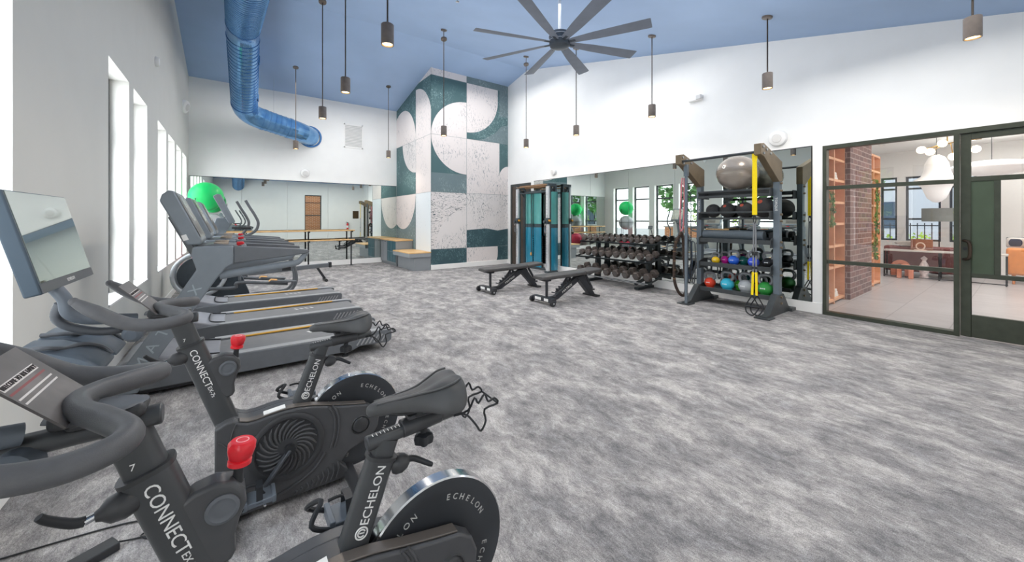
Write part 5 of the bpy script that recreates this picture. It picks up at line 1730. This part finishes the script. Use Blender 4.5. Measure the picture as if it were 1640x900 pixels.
for k in range(2):
    y0 = .03 + k * .32
    b = MB(); b.bb(LX - .012, LX + .002, y0, y0 + .31, .11, .735); d_ = b.obj('tall_door', LK, lk, bevel=.003)
    b = MB(); b.bar((LX - .016, y0 + .10, .70), (LX - .016, y0 + .22, .70), .008, .012); b.obj('pull', BLACK, d_)
bx = thing('step_box', 'low grey box bench with oak top at the foot of the mural column', 'box bench', (4.1, 10.38, 0))
b = MB(); b.bb(3.90 - 4.1, .275, -.62, .62, 0, .40); b.obj('carcass', LK, bx, bevel=.003)
b = MB(); b.bb(3.76 - 4.1, .275, -.65, .65, .365, .47); b.obj('apron', mat('apron_grey', '#8f9498', .5, noise=.03), bx, bevel=.003)
b = MB(); b.bb(3.755 - 4.1, .275, -.655, .65, .47, .50); b.obj('top_board', OAK, bx, bevel=.003)
# ------------------------------------------------------------------ lobby beyond the glass
LX1, LY0, LY1, LZ = 15.6, -3.5, 1.92, 3.35
TILE, nt, bs, _o = nodes_mat('lobby_tile')
tc = N(nt, 'ShaderNodeTexCoord'); br = N(nt, 'ShaderNodeTexBrick')
br.offset = .5
for k, v in (('Color1', lin('#a8a4a5')), ('Color2', lin('#b1adae')), ('Mortar', lin('#8f8b8c'))):
    br.inputs[k].default_value = v
for k, v in (('Scale', 1.), ('Mortar Size', .006), ('Brick Width', 1.2), ('Row Height', .6)):
    br.inputs[k].default_value = v
nt.links.new(tc.outputs['Object'], br.inputs['Vector']); nt.links.new(br.outputs[0], bs.inputs['Base Color'])
bs.inputs['Roughness'].default_value = .32
def brick_mat(name, c1, c2, mo, w_=.22, h_=.075, axis='XZ'):
    m, nt, bs, _ = nodes_mat(name)
    tc = N(nt, 'ShaderNodeTexCoord'); sp = N(nt, 'ShaderNodeSeparateXYZ'); cb = N(nt, 'ShaderNodeCombineXYZ'); ad = N(nt, 'ShaderNodeMath', operation='ADD')
    nt.links.new(tc.outputs['Object'], sp.inputs[0])
    nt.links.new(sp.outputs['X'], ad.inputs[0]); nt.links.new(sp.outputs['Y'], ad.inputs[1])
    nt.links.new(ad.outputs[0], cb.inputs['X']); nt.links.new(sp.outputs['Z'], cb.inputs['Y'])
    br = N(nt, 'ShaderNodeTexBrick')
    for k, v in (('Color1', lin(c1)), ('Color2', lin(c2)), ('Mortar', lin(mo))):
        br.inputs[k].default_value = v
    for k, v in (('Scale', 1.), ('Mortar Size', .008), ('Brick Width', w_), ('Row Height', h_)):
        br.inputs[k].default_value = v
    nt.links.new(cb.outputs[0], br.inputs['Vector']); nt.links.new(br.outputs[0], bs.inputs['Base Color'])
    bs.inputs['Roughness'].default_value = .8
    return m
BRICKD = brick_mat('dark_brick', '#80605b', '#66504f', '#a3928c', .28, .095)
BRICKO = brick_mat('orange_brick', '#a9673a', '#955630', '#c0a888', .24, .08)
WOODO = mat('lobby_wood', '#e3ab84', .5, noise=.10, nscale=6)
b = MB(); b.bb(XR, LX1 + .3, LY0 - .2, 3.12, -.12, -.002); struct(b.obj('floor', TILE))
b = MB(); b.bb(XR + .16, LX1 + .3, LY0 - .2, 3.12, LZ, LZ + .12); struct(b.obj('ceiling', mat('lobby_ceiling', '#f3f2f0', .7, noise=.01)))
b = MB()
for y in (-.4, -2.2):
    b.bb(XR + .16, LX1, y - .012, y + .012, LZ - .02, LZ)
struct(b.obj('trim_1', TRIM))
b = MB(); b.bb(XR + .16, 11.36, LY1 + .38, LY1 + .5, -.1, LZ); b.bb(11.36, 11.48, LY1 + .38, 3.12, -.1, LZ); b.bb(11.48, LX1 + .3, 3.0, 3.12, -.1, LZ); struct(b.obj('wall_lobby_side', mat('lobby_wall', '#eeedeb', .7, noise=.01)))
b = MB(); b.bb(XR + .16, LX1 + .3, LY0 - .2, LY0, -.1, LZ); struct(b.obj('wall_lobby_end', MATS['lobby_wall']))
# far wall with tall windows
LW = [(1.36, 1.62), (1.36 + .78, 2.30)]
LW = [(1.24, 1.98), (.28, .95), (2.12, 2.42), (-2.6, -1.9)]
LW = [(2.27, 2.62), (1.42, 2.10), (.80, 1.27)]
b = MB()
z0, z1 = .78, 2.62
b.bb(LX1, LX1 + .2, LY0, 3.12, -.1, z0); b.bb(LX1, LX1 + .2, LY0, 3.12, z1, LZ)
e = [3.12] + [v for w_ in LW for v in (w_[1], w_[0])] + [LY0]
for i in range(0, len(e), 2):
    if e[i] - e[i + 1] > .001:
        b.bb(LX1, LX1 + .2, e[i + 1], e[i], z0, z1)
struct(b.obj('wall_lobby_far', MATS['lobby_wall']))
for i, (a, c) in enumerate(LW):
    b = MB(); x0, x1 = LX1 + .08, LX1 + .15
    for q in (a, c - .05):
        b.bb(x0, x1, q, q + .05, z0, z1)
    for z in (z0, 1.38, 2.25, z1 - .05):
        b.bb(x0, x1, a + .05, c - .05, z, z + .05)
    f = struct(b.obj('window_%d' % (12 + i), WINFR))
    p = MB(); p.poly([(LX1 + .12, a + .05, z0), (LX1 + .12, c - .05, z0), (LX1 + .12, c - .05, z1), (LX1 + .12, a + .05, z1)]); p.obj('window_pane', WPANE, f)

def bookcase(label, x0, x1, n_bays, seed):
    t = thing('bookcase', label, 'bookcase', (x0, 1.9, 0), group='lobby bookcases')
    w_ = x1 - x0
    b = MB(); b.bb(0, w_, .33, .35, 0, 2.75); b.obj('back_panel', WOODO, t)
    for k in range(n_bays + 1):
        x = w_ * k / n_bays
        b = MB(); b.bb(max(0, x - .02), min(w_, x + .02), 0, .33, 0, 2.75); b.obj('side_panel', WOODO, t)
    for z in (.06, .60, .95, 1.32, 1.68, 2.05, 2.40, 2.73):
        b = MB(); b.bb(0, w_, .004, .33, z - .02, z + .02); b.obj('shelf', WOODO, t)
    return t
bookcase('light wooden bookcase just inside the storefront glass', 7.40, 8.62, 2, 1)
bookcase('light wooden bookcase beyond the brick pillar', 10.14, 11.30, 2, 2)
b = MB(); b.bb(8.62, 10.13, 1.83, 2.29, 0, LZ); struct(b.obj('pillar', BRICKD))
SHELF = [.08, .62, .97, 1.34, 1.70, 2.07, 2.42]
def deco(name, label, cat, mat_, loc, kind, s=1., group=None):
    t = thing(name, label, cat, (loc[0], loc[1], loc[2] + .002), group=group)
    b = MB()
    if kind == 'vase':
        b.lathe([(.001, 0), (.05 * s, 0), (.075 * s, .06 * s), (.06 * s, .14 * s), (.025 * s, .18 * s), (.035 * s, .21 * s), (.028 * s, .208 * s), (.02 * s, .18 * s)], n=20); b.obj('body', mat_, t)
    elif kind == 'books':
        for k in range(3):
            b = MB(); b.box((0, 0, .02 + k * .042), (.26 - k * .03, .19, .038), (0, 0, .06 * k)); b.obj('book', mat_, t, bevel=.003)
    elif kind == 'knot':
        b.tube([(.06 * s * math.cos(a), .03 * s * math.sin(2 * a), .13 * s + .12 * s * math.sin(a)) for a in [2 * PI * i / 24 for i in range(24)]], .022 * s, 10, closed=True); b.obj('body', mat_, t)
    return t
WPOT = mat('white_pottery', '#ece8e2', .5, noise=.03)
BPOT = mat('black_pottery', '#2d2c2e', .5, noise=.06)
deco('paperback_stack', 'stack of pale books on the lowest shelf of the front bookcase', 'books', WPOT, (7.75, 2.02, .08), 'books')
deco('paperback_stack', 'second stack of pale books on the lowest shelf near the brick pillar', 'books', WPOT, (8.25, 2.03, .08), 'books')
deco('vase', 'white vase on the second shelf of the front bookcase', 'vase', WPOT, (8.2, 2.04, .62), 'vase', 1.2)
deco('sculpture', 'black knot sculpture on the third shelf of the front bookcase', 'sculpture', BPOT, (8.15, 2.04, .97), 'knot', 1.15)
deco('vase', 'white vase on the fourth shelf of the front bookcase', 'vase', WPOT, (7.7, 2.04, 1.34), 'vase', 1.0)
deco('vase', 'black jug standing on a low shelf of the front bookcase', 'vase', BPOT, (7.62, 2.06, .62), 'vase', 1.3)
deco('paperback_stack', 'stack of pale books high on the front bookcase', 'books', WPOT, (8.22, 2.03, 2.07), 'books')
for z, k in ((.62, 1), (1.34, 2), (2.07, 3)):
    deco('vase', 'white vase on the %s shelf of the far bookcase' % ('low', 'middle', 'high')[k - 1], 'vase', WPOT, (10.9, 2.03, z), 'vase', 1.2)
LEAF = mat('ivy_leaf', '#5f7d3c', .6, noise=.25, nscale=30)
def trailing(label, x, y, z, drop, n_=60):
    t = thing('trailing_plant', label, 'plant', (x, y, z))
    b = MB(); b.lathe([(.001, 0), (.06, 0), (.08, .12), (.07, .12), (.06, .10), (.001, .10)], n=16); b.obj('pot', WPOT, t)
    b = MB(); rnd = random.Random(int(x * 100))
    for k in range(n_):
        f = rnd.random()
        c = Vector((rnd.uniform(-.10, .10), -.12 - rnd.uniform(0, .06), .12 - drop * f))
        a = rnd.uniform(0, 6.28); s = rnd.uniform(.03, .05)
        u = Vector((math.cos(a), .3, math.sin(a))).normalized() * s; v = Vector((-math.sin(a), .4, math.cos(a))).normalized() * s * .6
        b.add([c - u, c - v, c + u, c + v], [(0, 1, 2, 3)])
    for k in range(5):
        xx = -.08 + k * .04
        b.tube([(xx * .5, 0, .11), (xx, -.12, .14), (xx, -.15, .05), (xx, -.14, .12 - drop)], .003, 5)
    b.obj('foliage', LEAF, t)
trailing('trailing green plant on a high shelf of the front bookcase', 7.62, 1.98, 1.70, .55)
trailing('long trailing green plant down the far bookcase', 10.6, 1.98, 2.07, 1.1, 110)
trailing('bushy trailing plant on a lower shelf of the far bookcase', 10.45, 1.98, .97, .5, 80)

# console table and sofa back behind it
CTX = 13.05
t = thing('console_table', 'long low console table with thin dark metal frame and pale top in the lobby', 'console table', (CTX, .7, 0))
b = MB(); b.bb(-.16, .16, -.45, 1.42, .63, .665); b.obj('table_top', mat('stone_top', '#c9c4bf', .35, noise=.08, nscale=8), t, bevel=.004)
for y in (-.43, .5, 1.40):
    b = MB(); b.bb(-.16, -.135, y - .0125, y + .0125, 0, .63); b.bb(.135, .16, y - .0125, y + .0125, 0, .63); b.bb(-.135, .135, y - .0125, y + .0125, .02, .045)
    b.obj('leg_frame', BLACK, t)
b = MB(); b.bb(-.15, -.135, -.45, 1.42, .02, .04); b.obj('floor_rail', BLACK, t)
SOF = mat('sofa_maroon', '#7d4f4e', .75, noise=.08, nscale=30)
t = thing('sofa', 'maroon sofa seen from behind, beyond the console table', 'sofa', (13.85, .5, 0))
b = MB(); b.bb(-.55, -.30, .25, 1.68, .12, .74); b.obj('backrest', SOF, t, bevel=.04, seg=3)
b = MB(); b.bb(-.30, .50, .28, 1.6, .14, .42); b.obj('seat', SOF, t, bevel=.04, seg=3)
for y in (.34, 1.55):
    b = MB(); b.bb(-.30, .5, y - .09, y + .09, .14, .60); b.obj('armrest', SOF, t, bevel=.04, seg=3)
    for x in (-.48, .42):
        b = MB(); b.cyl((x, y, 0), (x, y, .14), .022, 10); b.obj('leg', BLACK, t)
def arch(label, y, x, s, m_):
    t = thing('arch_sculpture', label, 'sculpture', (x, y, .045 if False else 0))
    b = MB()
    out = [(-.20 * s, 0)] + [(-.20 * s * math.cos(a), .30 * s + .20 * s * math.sin(a)) for a in [PI * i / 14 for i in range(15)]] + [(.20 * s, 0)]
    inn = [(.09 * s, 0)] + [(.09 * s * math.cos(a), .30 * s + .09 * s * math.sin(a)) for a in [PI * i / 10 for i in range(11)]] + [(-.09 * s, 0)]
    b.prism(out + inn, -.06, .06, 'X'); b.obj('arch', m_, t, bevel=.012)
TERRA = mat('terracotta', '#c97d63', .6, noise=.06, nscale=20)
arch('larger terracotta arch sculpture under the console table', 1.84, 13.05, .82, TERRA)
arch('smaller terracotta arch sculpture in front of the larger one', 1.73, 12.80, .68, mat('terracotta_light', '#d88c70', .6, noise=.06))
t = thing('dog_sculpture', 'white and maroon mottled figure sculpture under the console table', 'sculpture', (13.05, 1.45, 0))
b = MB(); b.lathe([(.001, 0), (.09, 0), (.06, .10), (.10, .24), (.06, .36), (.03, .42), (.06, .48), (.001, .54)], n=20); b.obj('body', mat('mottled_glaze', '#cfc3c2', .4, noise=.4, nscale=14), t)
t = thing('wire_sculpture', 'brown open loop sculpture on the console table before the framed board', 'sculpture', (12.98, 1.50, .665))
b = MB(); b.tube([(0, .07 * math.cos(a), .10 + .08 * math.sin(a)) for a in [2 * PI * i / 24 for i in range(24)]], .012, 8, closed=True); b.bb(-.05, .05, -.10, .10, 0, .02); b.obj('body', mat('pale_ceramic', '#d9c2b3', .5, noise=.05), t)
t = thing('display_book', 'brown framed board standing on the console table', 'picture', (13.14, 1.50, .665))
b = MB(); b.box((0, 0, .13), (.025, .36, .26), (0, .1, 0)); b.obj('board', mat('brown_cover', '#8a5a48', .5, noise=.1), t, bevel=.004)
t = thing('throw_blanket', 'pale grey folded blanket over the sofa end', 'blanket', (13.42, 1.75, .74))
b = MB(); b.loft([[Vector((x, y + .25 * w_ * math.cos(a), z + .05 * math.sin(a))) for a in [2 * PI * k / 16 for k in range(16)]] for x, y, z, w_ in ((-.16, 0, .06, .7), (-.05, 0, .075, 1), (.08, .02, .07, .95), (.18, .03, .05, .7))]); b.obj('cloth', mat('blanket_grey', '#a9a19b', .9, noise=.15, nscale=20), t)
t = thing('table_lamp', 'table lamp with grey drum shade behind the sofa', 'table lamp', (14.6, 1.36, 0))
b = MB(); b.cyl((0, 0, .0), (0, 0, 1.35), .012, 10); b.lathe([(.001, .02), (.16, .02), (.16, 0)], n=24); b.obj('base', BLACK, t)
b = MB(); b.lathe([(.31, 1.34), (.31, 1.68), (.305, 1.68), (.305, 1.34), (.31, 1.34)], n=36, caps=False); b.obj('lamp_shade', mat('shade_grey', '#8b8e89', .7, noise=.04), t)
ORG = mat('orange_leather', '#d98a4e', .5, noise=.06, nscale=12)
t = thing('armchair', 'orange leather armchair with tapered legs seen through the glass door', 'armchair', (13.75, -.37, 0))
b = MB(); b.bb(-.30, -.05, -.42, .66, .20, .78); b.obj('backrest', ORG, t, bevel=.05, seg=3)
b = MB(); b.bb(-.05, .5, -.42, .60, .20, .46); b.obj('seat', ORG, t, bevel=.05, seg=3)
for y in (-.36, .56):
    b = MB(); b.bb(-.10, .5, y - .07, y + .07, .20, .62); b.obj('armrest', ORG, t, bevel=.04, seg=3)
    for x in (-.2, .42):
        b = MB(); b.cyl((x, y, .22), (x - .03, y, 0), .03, 10, .018); b.obj('leg', ORG, t)
def cushion(label, loc, m_, rz=0.):
    o = MB().loft([[Vector((.07 * w_ * math.cos(a), y, .20 + .20 * h_ * math.sin(a))) for a in [2 * PI * k / 20 for k in range(20)]] for y, w_, h_ in ((-.21, .2, .8), (-.19, .5, .95), (-.1, .95, .98), (0, 1, .97), (.1, .95, .98), (.19, .5, .95), (.21, .2, .8))]).obj('cushion', m_)
    o.location = loc; o.rotation_euler = (0, -.25, rz); o.scale = (.6, .6, .6)
    tag(o, label, 'cushion')
STRIPE, nt, bs, _o = nodes_mat('navy_stripe')
tc = N(nt, 'ShaderNodeTexCoord'); wv = N(nt, 'ShaderNodeTexWave', Scale=5.); rr = ramp(nt, [(.45, '#27304a'), (.55, '#d8d6d2')])
for a, q in ((tc.outputs['Object'], wv.inputs[0]), (wv.outputs['Fac'], rr.inputs[0]), (rr.outputs[0], bs.inputs['Base Color'])):
    nt.links.new(a, q)
cushion('navy striped cushion on the orange armchair', (13.85, .17, .775), STRIPE)
cushion('yellow cushion on the orange armchair', (13.85, -.13, .775), mat('cushion_yellow', '#e3b93c', .8, noise=.1, nscale=30))
cushion('teal green cushion beside the yellow one on the armchair', (13.85, -.43, .775), mat('cushion_teal', '#2f7d72', .8, noise=.1, nscale=30))
# paper lantern, saucer lantern, globe chandelier
PAPER = mat('lantern_paper', '#ffffff', .8, noise=.01, nscale=30, emit='#ffffff', estr=.16)
t = thing('paper_lantern', 'white spinning-top shaped paper lantern hanging in the lobby', 'pendant lamp', (12.9, 1.24, 1.78))
b = MB()
pr = [(.03, 0), (.07, .02), (.15, .10), (.20, .24), (.24, .36), (.35, .45), (.38, .49), (.35, .53), (.25, .60), (.21, .72), (.19, .88), (.13, 1.02), (.05, 1.08), (.03, 1.08)]
b.lathe(pr, n=40); s_ = b.obj('lantern_shade', PAPER, t, ang=60)
b = MB(); b.cyl((0, 0, 1.08), (0, 0, LZ - 1.78), .006, 8); b.obj('cord', BLACK, t)
t = thing('saucer_lantern', 'wide white ribbed saucer lantern hanging behind the glass door', 'pendant lamp', (14.0, .50, 2.42))
b = MB(); b.lathe([(.03, -.02), (.3, .0), (.55, .06), (.72, .15), (.74, .18), (.55, .26), (.3, .31), (.03, .33)], n=48); b.obj('lantern_shade', PAPER, t, ang=25)
b = MB(); b.cyl((0, 0, .33), (0, 0, LZ - 2.42), .006, 8); b.cyl((0, 0, -.12), (0, 0, 0), .012, 8); b.obj('cord', BLACK, t)
ch = thing('globe_chandelier', 'branching brass chandelier with glowing globe bulbs in the lobby', 'chandelier', (12.2, .98, 3.0))
BRS = mat('brass', '#b99a5c', .3, .85, noise=.06)
GLB = mat('globe_glow', '#fff6e6', .3, noise=.01, emit='#ffe9c6', estr=6)
b = MB(); b.cyl((0, .04, 0), (0, .04, LZ - 3.0), .01, 8); b.cyl((0, -.08, .05), (0, -.08, LZ - 3.0), .01, 8); b.tube([(0, -.42, .03), (0, -.1, .03), (0, .2, -.04), (-.2, .38, -.12)], .012, 8); b.obj('stem', BRS, ch)
for k, (x, y, z) in enumerate(((-.5, .36, -.14), (-.36, .25, -.18), (-.12, .10, .0), (.03, -.04, -.28), (.43, -.32, -.12), (.25, -.30, .12))):
    b = MB(); b.tube([(x, y, z), (x * .4, y * .5, z * .4 + .01), (0, y * .2, .0)], .008, 8); a = b.obj('arm', BRS, ch)
    b = MB(); b.ell((x, y, z), .075, 20, 12); b.obj('globe', GLB, a)

# ------------------------------------------------------------------ outdoors
PAV = mat('patio_concrete', '#a5a098', .9, noise=.08, nscale=2)
b = MB(); b.bb(-40, XL - .3, -30, 45, -.3, -.12); b.bb(XL - .3, 45, -30, YN - .2, -.3, -.12); b.bb(LX1 + .3, 45, YN - .2, 45, -.3, -.12); struct(b.obj('ground', PAV))
def building(name, label, x0, x1, y0, y1, h, m_, wins, face, roof=None):
    t = thing(name, label, 'building', ((x0 + x1) / 2, (y0 + y1) / 2, -.12))
    cx, cy = (x0 + x1) / 2, (y0 + y1) / 2
    b = MB(); b.bb(x0 - cx, x1 - cx, y0 - cy, y1 - cy, 0, h); b.obj('wall_block', m_, t)
    b = MB(); b.bb(x0 - cx - .3, x1 - cx + .3, y0 - cy - .3, y1 - cy + .3, h, h + .25); b.obj('roof_edge', mat('roof_dark', '#5b5d60', .7, noise=.1), t)
    G = mat('far_glass', '#46586a', .3, .2, noise=.1, nscale=1)
    for a, z in wins:
        b = MB(); f = MB()
        if face == '+X':
            b.bb(x1 - cx, x1 - cx + .03, a - cy - .5, a - cy + .5, z, z + 1.5); f.bb(x1 - cx, x1 - cx + .05, a - cy - .58, a - cy - .5, z, z + 1.5); f.bb(x1 - cx, x1 - cx + .05, a - cy + .5, a - cy + .58, z, z + 1.5)
        elif face == '-X':
            b.bb(x0 - cx - .03, x0 - cx, a - cy - .5, a - cy + .5, z, z + 1.5); f.bb(x0 - cx - .05, x0 - cx, a - cy - .58, a - cy - .5, z, z + 1.5); f.bb(x0 - cx - .05, x0 - cx, a - cy + .5, a - cy + .58, z, z + 1.5)
        else:
            b.bb(a - cx - .5, a - cx + .5, y1 - cy, y1 - cy + .03, z, z + 1.5); f.bb(a - cx - .58, a - cx - .5, y1 - cy, y1 - cy + .05, z, z + 1.5); f.bb(a - cx + .5, a - cx + .58, y1 - cy, y1 - cy + .05, z, z + 1.5)
        w_ = f.obj('window_frame', BLACK, t); b.obj('pane', G, w_)
    return t
SIDB = mat('siding_navy', '#41546b', .7, noise=.06)
SIDW = mat('siding_white', '#c3c7ca', .7, noise=.03)
building('apartment_building', 'navy sided building far outside the gym windows', -22, -15, 2, 8, 9, SIDB, [(3.5, 1), (6, 1), (3.5, 4.5), (6, 4.5)], '+X')
building('apartment_building', 'white sided building far outside the gym windows', -24, -16, -12, .5, 9, SIDW, [(-2, 1), (-6, 1), (-2, 4.5), (-6, 4.5)], '+X')
building('brick_building', 'orange brick building outside the entrance wall window, seen in the back mirror', 1, 9, -12, -6, 6, BRICKO, [(7.6, 1)], '+Y')
building('apartment_building', 'white apartment building beyond the lobby windows', 30, 36, -4, 9, 10, SIDW, [(1.5, 1), (4.6, 1), (1.5, 4.5), (4.6, 4.5), (-2, 1)], '-X')
t = thing('brick_planter', 'long brick planter wall outside the gym windows', 'planter', (-7.5, 6, -.12))
b = MB(); b.bb(-.5, .5, -5.5, 7, 0, 1.05); b.obj('planter_wall', BRICKO, t)
b = MB(); b.bb(-.55, .55, -5.55, 7.05, 1.05, 1.12); b.obj('planter_cap', PAV, t)
GREEN = mat('shrub_green', '#a8c44a', .7, noise=.3, nscale=6)
GREEND = mat('tree_green', '#5f8a4c', .7, noise=.35, nscale=5)
def leafy(name, label, cat, loc, r, n_, m_, trunk=0., seed=1, group=None):
    t = thing(name, label, cat, loc, group=group)
    rnd = random.Random(seed)
    b = MB()
    for k in range(n_):
        d = Vector((rnd.gauss(0, 1), rnd.gauss(0, 1), rnd.gauss(0, .9))).normalized() * r * rnd.uniform(.55, 1.0)
        c = d + Vector((0, 0, trunk + r * .9))
        s = r * rnd.uniform(.10, .17)
        u = Vector((rnd.uniform(-1, 1), rnd.uniform(-1, 1), rnd.uniform(-1, 1))).normalized() * s
        v = u.cross(Vector((rnd.uniform(-1, 1), rnd.uniform(-1, 1), rnd.uniform(-1, 1)))).normalized() * s * .6
        b.add([c - u, c - v, c + u, c + v], [(0, 1, 2, 3)])
    b.obj('foliage', m_, t)
    b = MB(); b.tube([(0, 0, 0), (.03, 0, trunk * .6 + .1), (0, .02, trunk + r * .9)], [.10 * max(.3, r * .5), .07 * max(.3, r * .5), .03], 8); b.obj('trunk', mat('bark', '#6b5847', .9, noise=.2), t)
    return t
k = 0
for x, y, r, tr in ((-12, 10.5, 1.9, 2.0), (-13, -1.5, 1.8, 1.8), (-11, 14, 2.0, 2.0), (-10.6, 4.9, 1.8, 1.2)):
    leafy('tree', ['leafy tree outside the last gym window', 'leafy tree outside the window by the bikes', 'leafy tree beyond the back corner outside', 'leafy tree behind the brick planter outside the treadmill windows'][k], 'tree', (x, y, -.12), r, 420, GREEND, tr, 11 + k); k += 1
for i, y in enumerate((1.4, 3.2, 5.0, 7.0, 9.0, 11.2)):
    leafy('planter_shrub', 'yellow-green shrub in the brick planter, %s along it' % ordn[i], 'shrub', (-7.5, y, 1.004), .42, 130, GREEN, .06, 30 + i, 'planter shrubs')
for i, y in enumerate((.4, 1.3, 2.2, 3.1, 4.0, 4.9)):
    leafy('garden_shrub', 'yellow-green garden shrub beyond the lobby fence, %s from the door' % ordn[i], 'shrub', (18.7, y, -.118), .46, 130, GREEN, .24, 50 + i, 'garden shrubs beyond the fence')
t = thing('garden_fence', 'black metal picket fence outside the lobby windows', 'fence', (17.4, 2.0, -.12))
for z in (.18, 1.32):
    b = MB(); b.bar((0, -3, z), (0, 3, z), .03, .035); b.obj('fence_rail', BLACK, t)
for k in range(40):
    y = -3 + 6 * k / 39
    b = MB(); b.cyl((0, y, 0), (0, y, 1.40), .014, 6); b.obj('picket', BLACK, t)
for p in ((15.0, 4.8, 1.7), ):
    pass
leafy('tree', 'leafy green tree beyond the lobby windows', 'tree', (24, 5.6, -.12), 1.9, 420, GREEND, 1.9, 77)
# patio umbrella table seen past the planter is left as a simple bench run
t = thing('patio_bench', 'slatted patio bench outside the gym windows', 'bench', (-5.2, 8.0, -.12))
for k in range(5):
    b = MB(); b.bb(-.25 + k * .1, -.17 + k * .1, -.8, .8, .42, .45); b.obj('slat', WOODO, t)
for y in (-.65, .65):
    b = MB(); b.bb(-.25, .25, y - .03, y + .03, 0, .42); b.obj('leg', BLACK, t)
SKY = 3.0
EXPO = 0.0
def exec_lights():
    for x, y in PXY:
        point('pendant_beam', (x, y, 3.17), 32, .05, (1, .88, .74), spot=150)
    for y, p in ((1.0, 86), (4.6, 100), (8.0, 122)):
        o = area('ceiling_fill', (4.3, y, ceil_z(y) - .35), (0, 0, 0), 4.2, 2.2, p, (1, .985, .96))  # added fill lamps under the ceiling, no fixtures there
        o.visible_glossy = False
    o = area('ceiling_fill', (1.9, 10.6, 4.9), (0, 0, 0), 3.6, 1.2, 75, (1, .985, .96))  # another added fill lamp, near the back wall
    o.visible_glossy = False
    o = area('uplight_fill', (4.2, 5.2, 3.3), (PI, 0, 0), 3.6, 7.0, 42, (1, .985, .97))  # added lamp that brightens the ceiling; the room has no cove
    o.visible_glossy = False
    for x in (9.5, 13.0):
        o = area('lobby_fill', (x, -.3, 3.25), (0, 0, 0), 2.5, 2.5, 125, (1, .97, .93))  # added fill lamps to brighten the lobby, without fixtures
        o.visible_glossy = False
    for y0, y1 in WINS:
        o = area('window_daylight', (XL - WT - .12, (y0 + y1) / 2, (WZ0 + WZ1) / 2), (0, -PI / 2, 0), 2.3, y1 - y0, 44, (.97, .985, 1))  # unseen lamp added outside each pane to boost the sky glow
        o.visible_glossy = False
# ------------------------------------------------------------------ light
w = D.worlds.new('daylight'); bpy.context.scene.world = w
w.use_nodes = True
nt = w.node_tree
bg = nt.nodes['Background']
tc = N(nt, 'ShaderNodeTexCoord'); sx = N(nt, 'ShaderNodeSeparateXYZ')
rp = ramp(nt, [(.0, '#b9b4ac'), (.47, '#d4d0ca'), (.51, '#f8f9fb'), (.75, '#e6eefa'), (1., '#cfe0f6')])
mr = N(nt, 'ShaderNodeMapRange'); mr.inputs['From Min'].default_value = -1
nt.links.new(tc.outputs['Generated'], sx.inputs[0]); nt.links.new(sx.outputs['Z'], mr.inputs['Value'])
nt.links.new(mr.outputs[0], rp.inputs[0]); nt.links.new(rp.outputs[0], bg.inputs['Color'])
bg.inputs['Strength'].default_value = SKY

def area(name, loc, rot, sx_, sy_, power, col=(1, 1, 1), spread=180):
    l = D.lights.new(name, 'AREA'); l.shape = 'RECTANGLE'; l.size = sx_; l.size_y = sy_; l.energy = power; l.color = col
    l.spread = math.radians(spread)
    o = D.objects.new(name, l); COL.objects.link(o); o.location = loc; o.rotation_euler = rot
    return o
def point(name, loc, power, r=.08, col=(1, .93, .84), spot=None, rot=(0, 0, 0)):
    l = D.lights.new(name, 'SPOT' if spot else 'POINT'); l.energy = power; l.shadow_soft_size = r; l.color = col
    if spot:
        l.spot_size = math.radians(spot); l.spot_blend = .6
    o = D.objects.new(name, l); COL.objects.link(o); o.location = loc; o.rotation_euler = rot
    return o
exec_lights()

# ------------------------------------------------------------------ camera (wide lens, level, shifted)
cam = D.cameras.new('camera')
cam.sensor_width = 36
cam.sensor_fit = 'HORIZONTAL'
cam.lens = 607.07 / 1640 * 36
cam.shift_x = 0
cam.shift_y = -(450 - 351) / 1640
cam.clip_start = .02
co = D.objects.new('camera', cam); COL.objects.link(co)
co.location = (0, 0, 1.4)
co.rotation_euler = (PI / 2, 0, -math.atan2(.5916, .8063))
bpy.context.scene.camera = co
vs_ = bpy.context.scene.view_settings
vs_.view_transform = 'Standard'
vs_.look = 'None'
vs_.exposure = EXPO
vs_.gamma = 1.0
cy = bpy.context.scene.cycles
cy.max_bounces = 10
cy.diffuse_bounces = 5
cy.glossy_bounces = 6
cy.transparent_max_bounces = 12
cy.sample_clamp_indirect = 6
cy.use_denoising = True
cy.caustics_reflective = False
cy.caustics_refractive = False
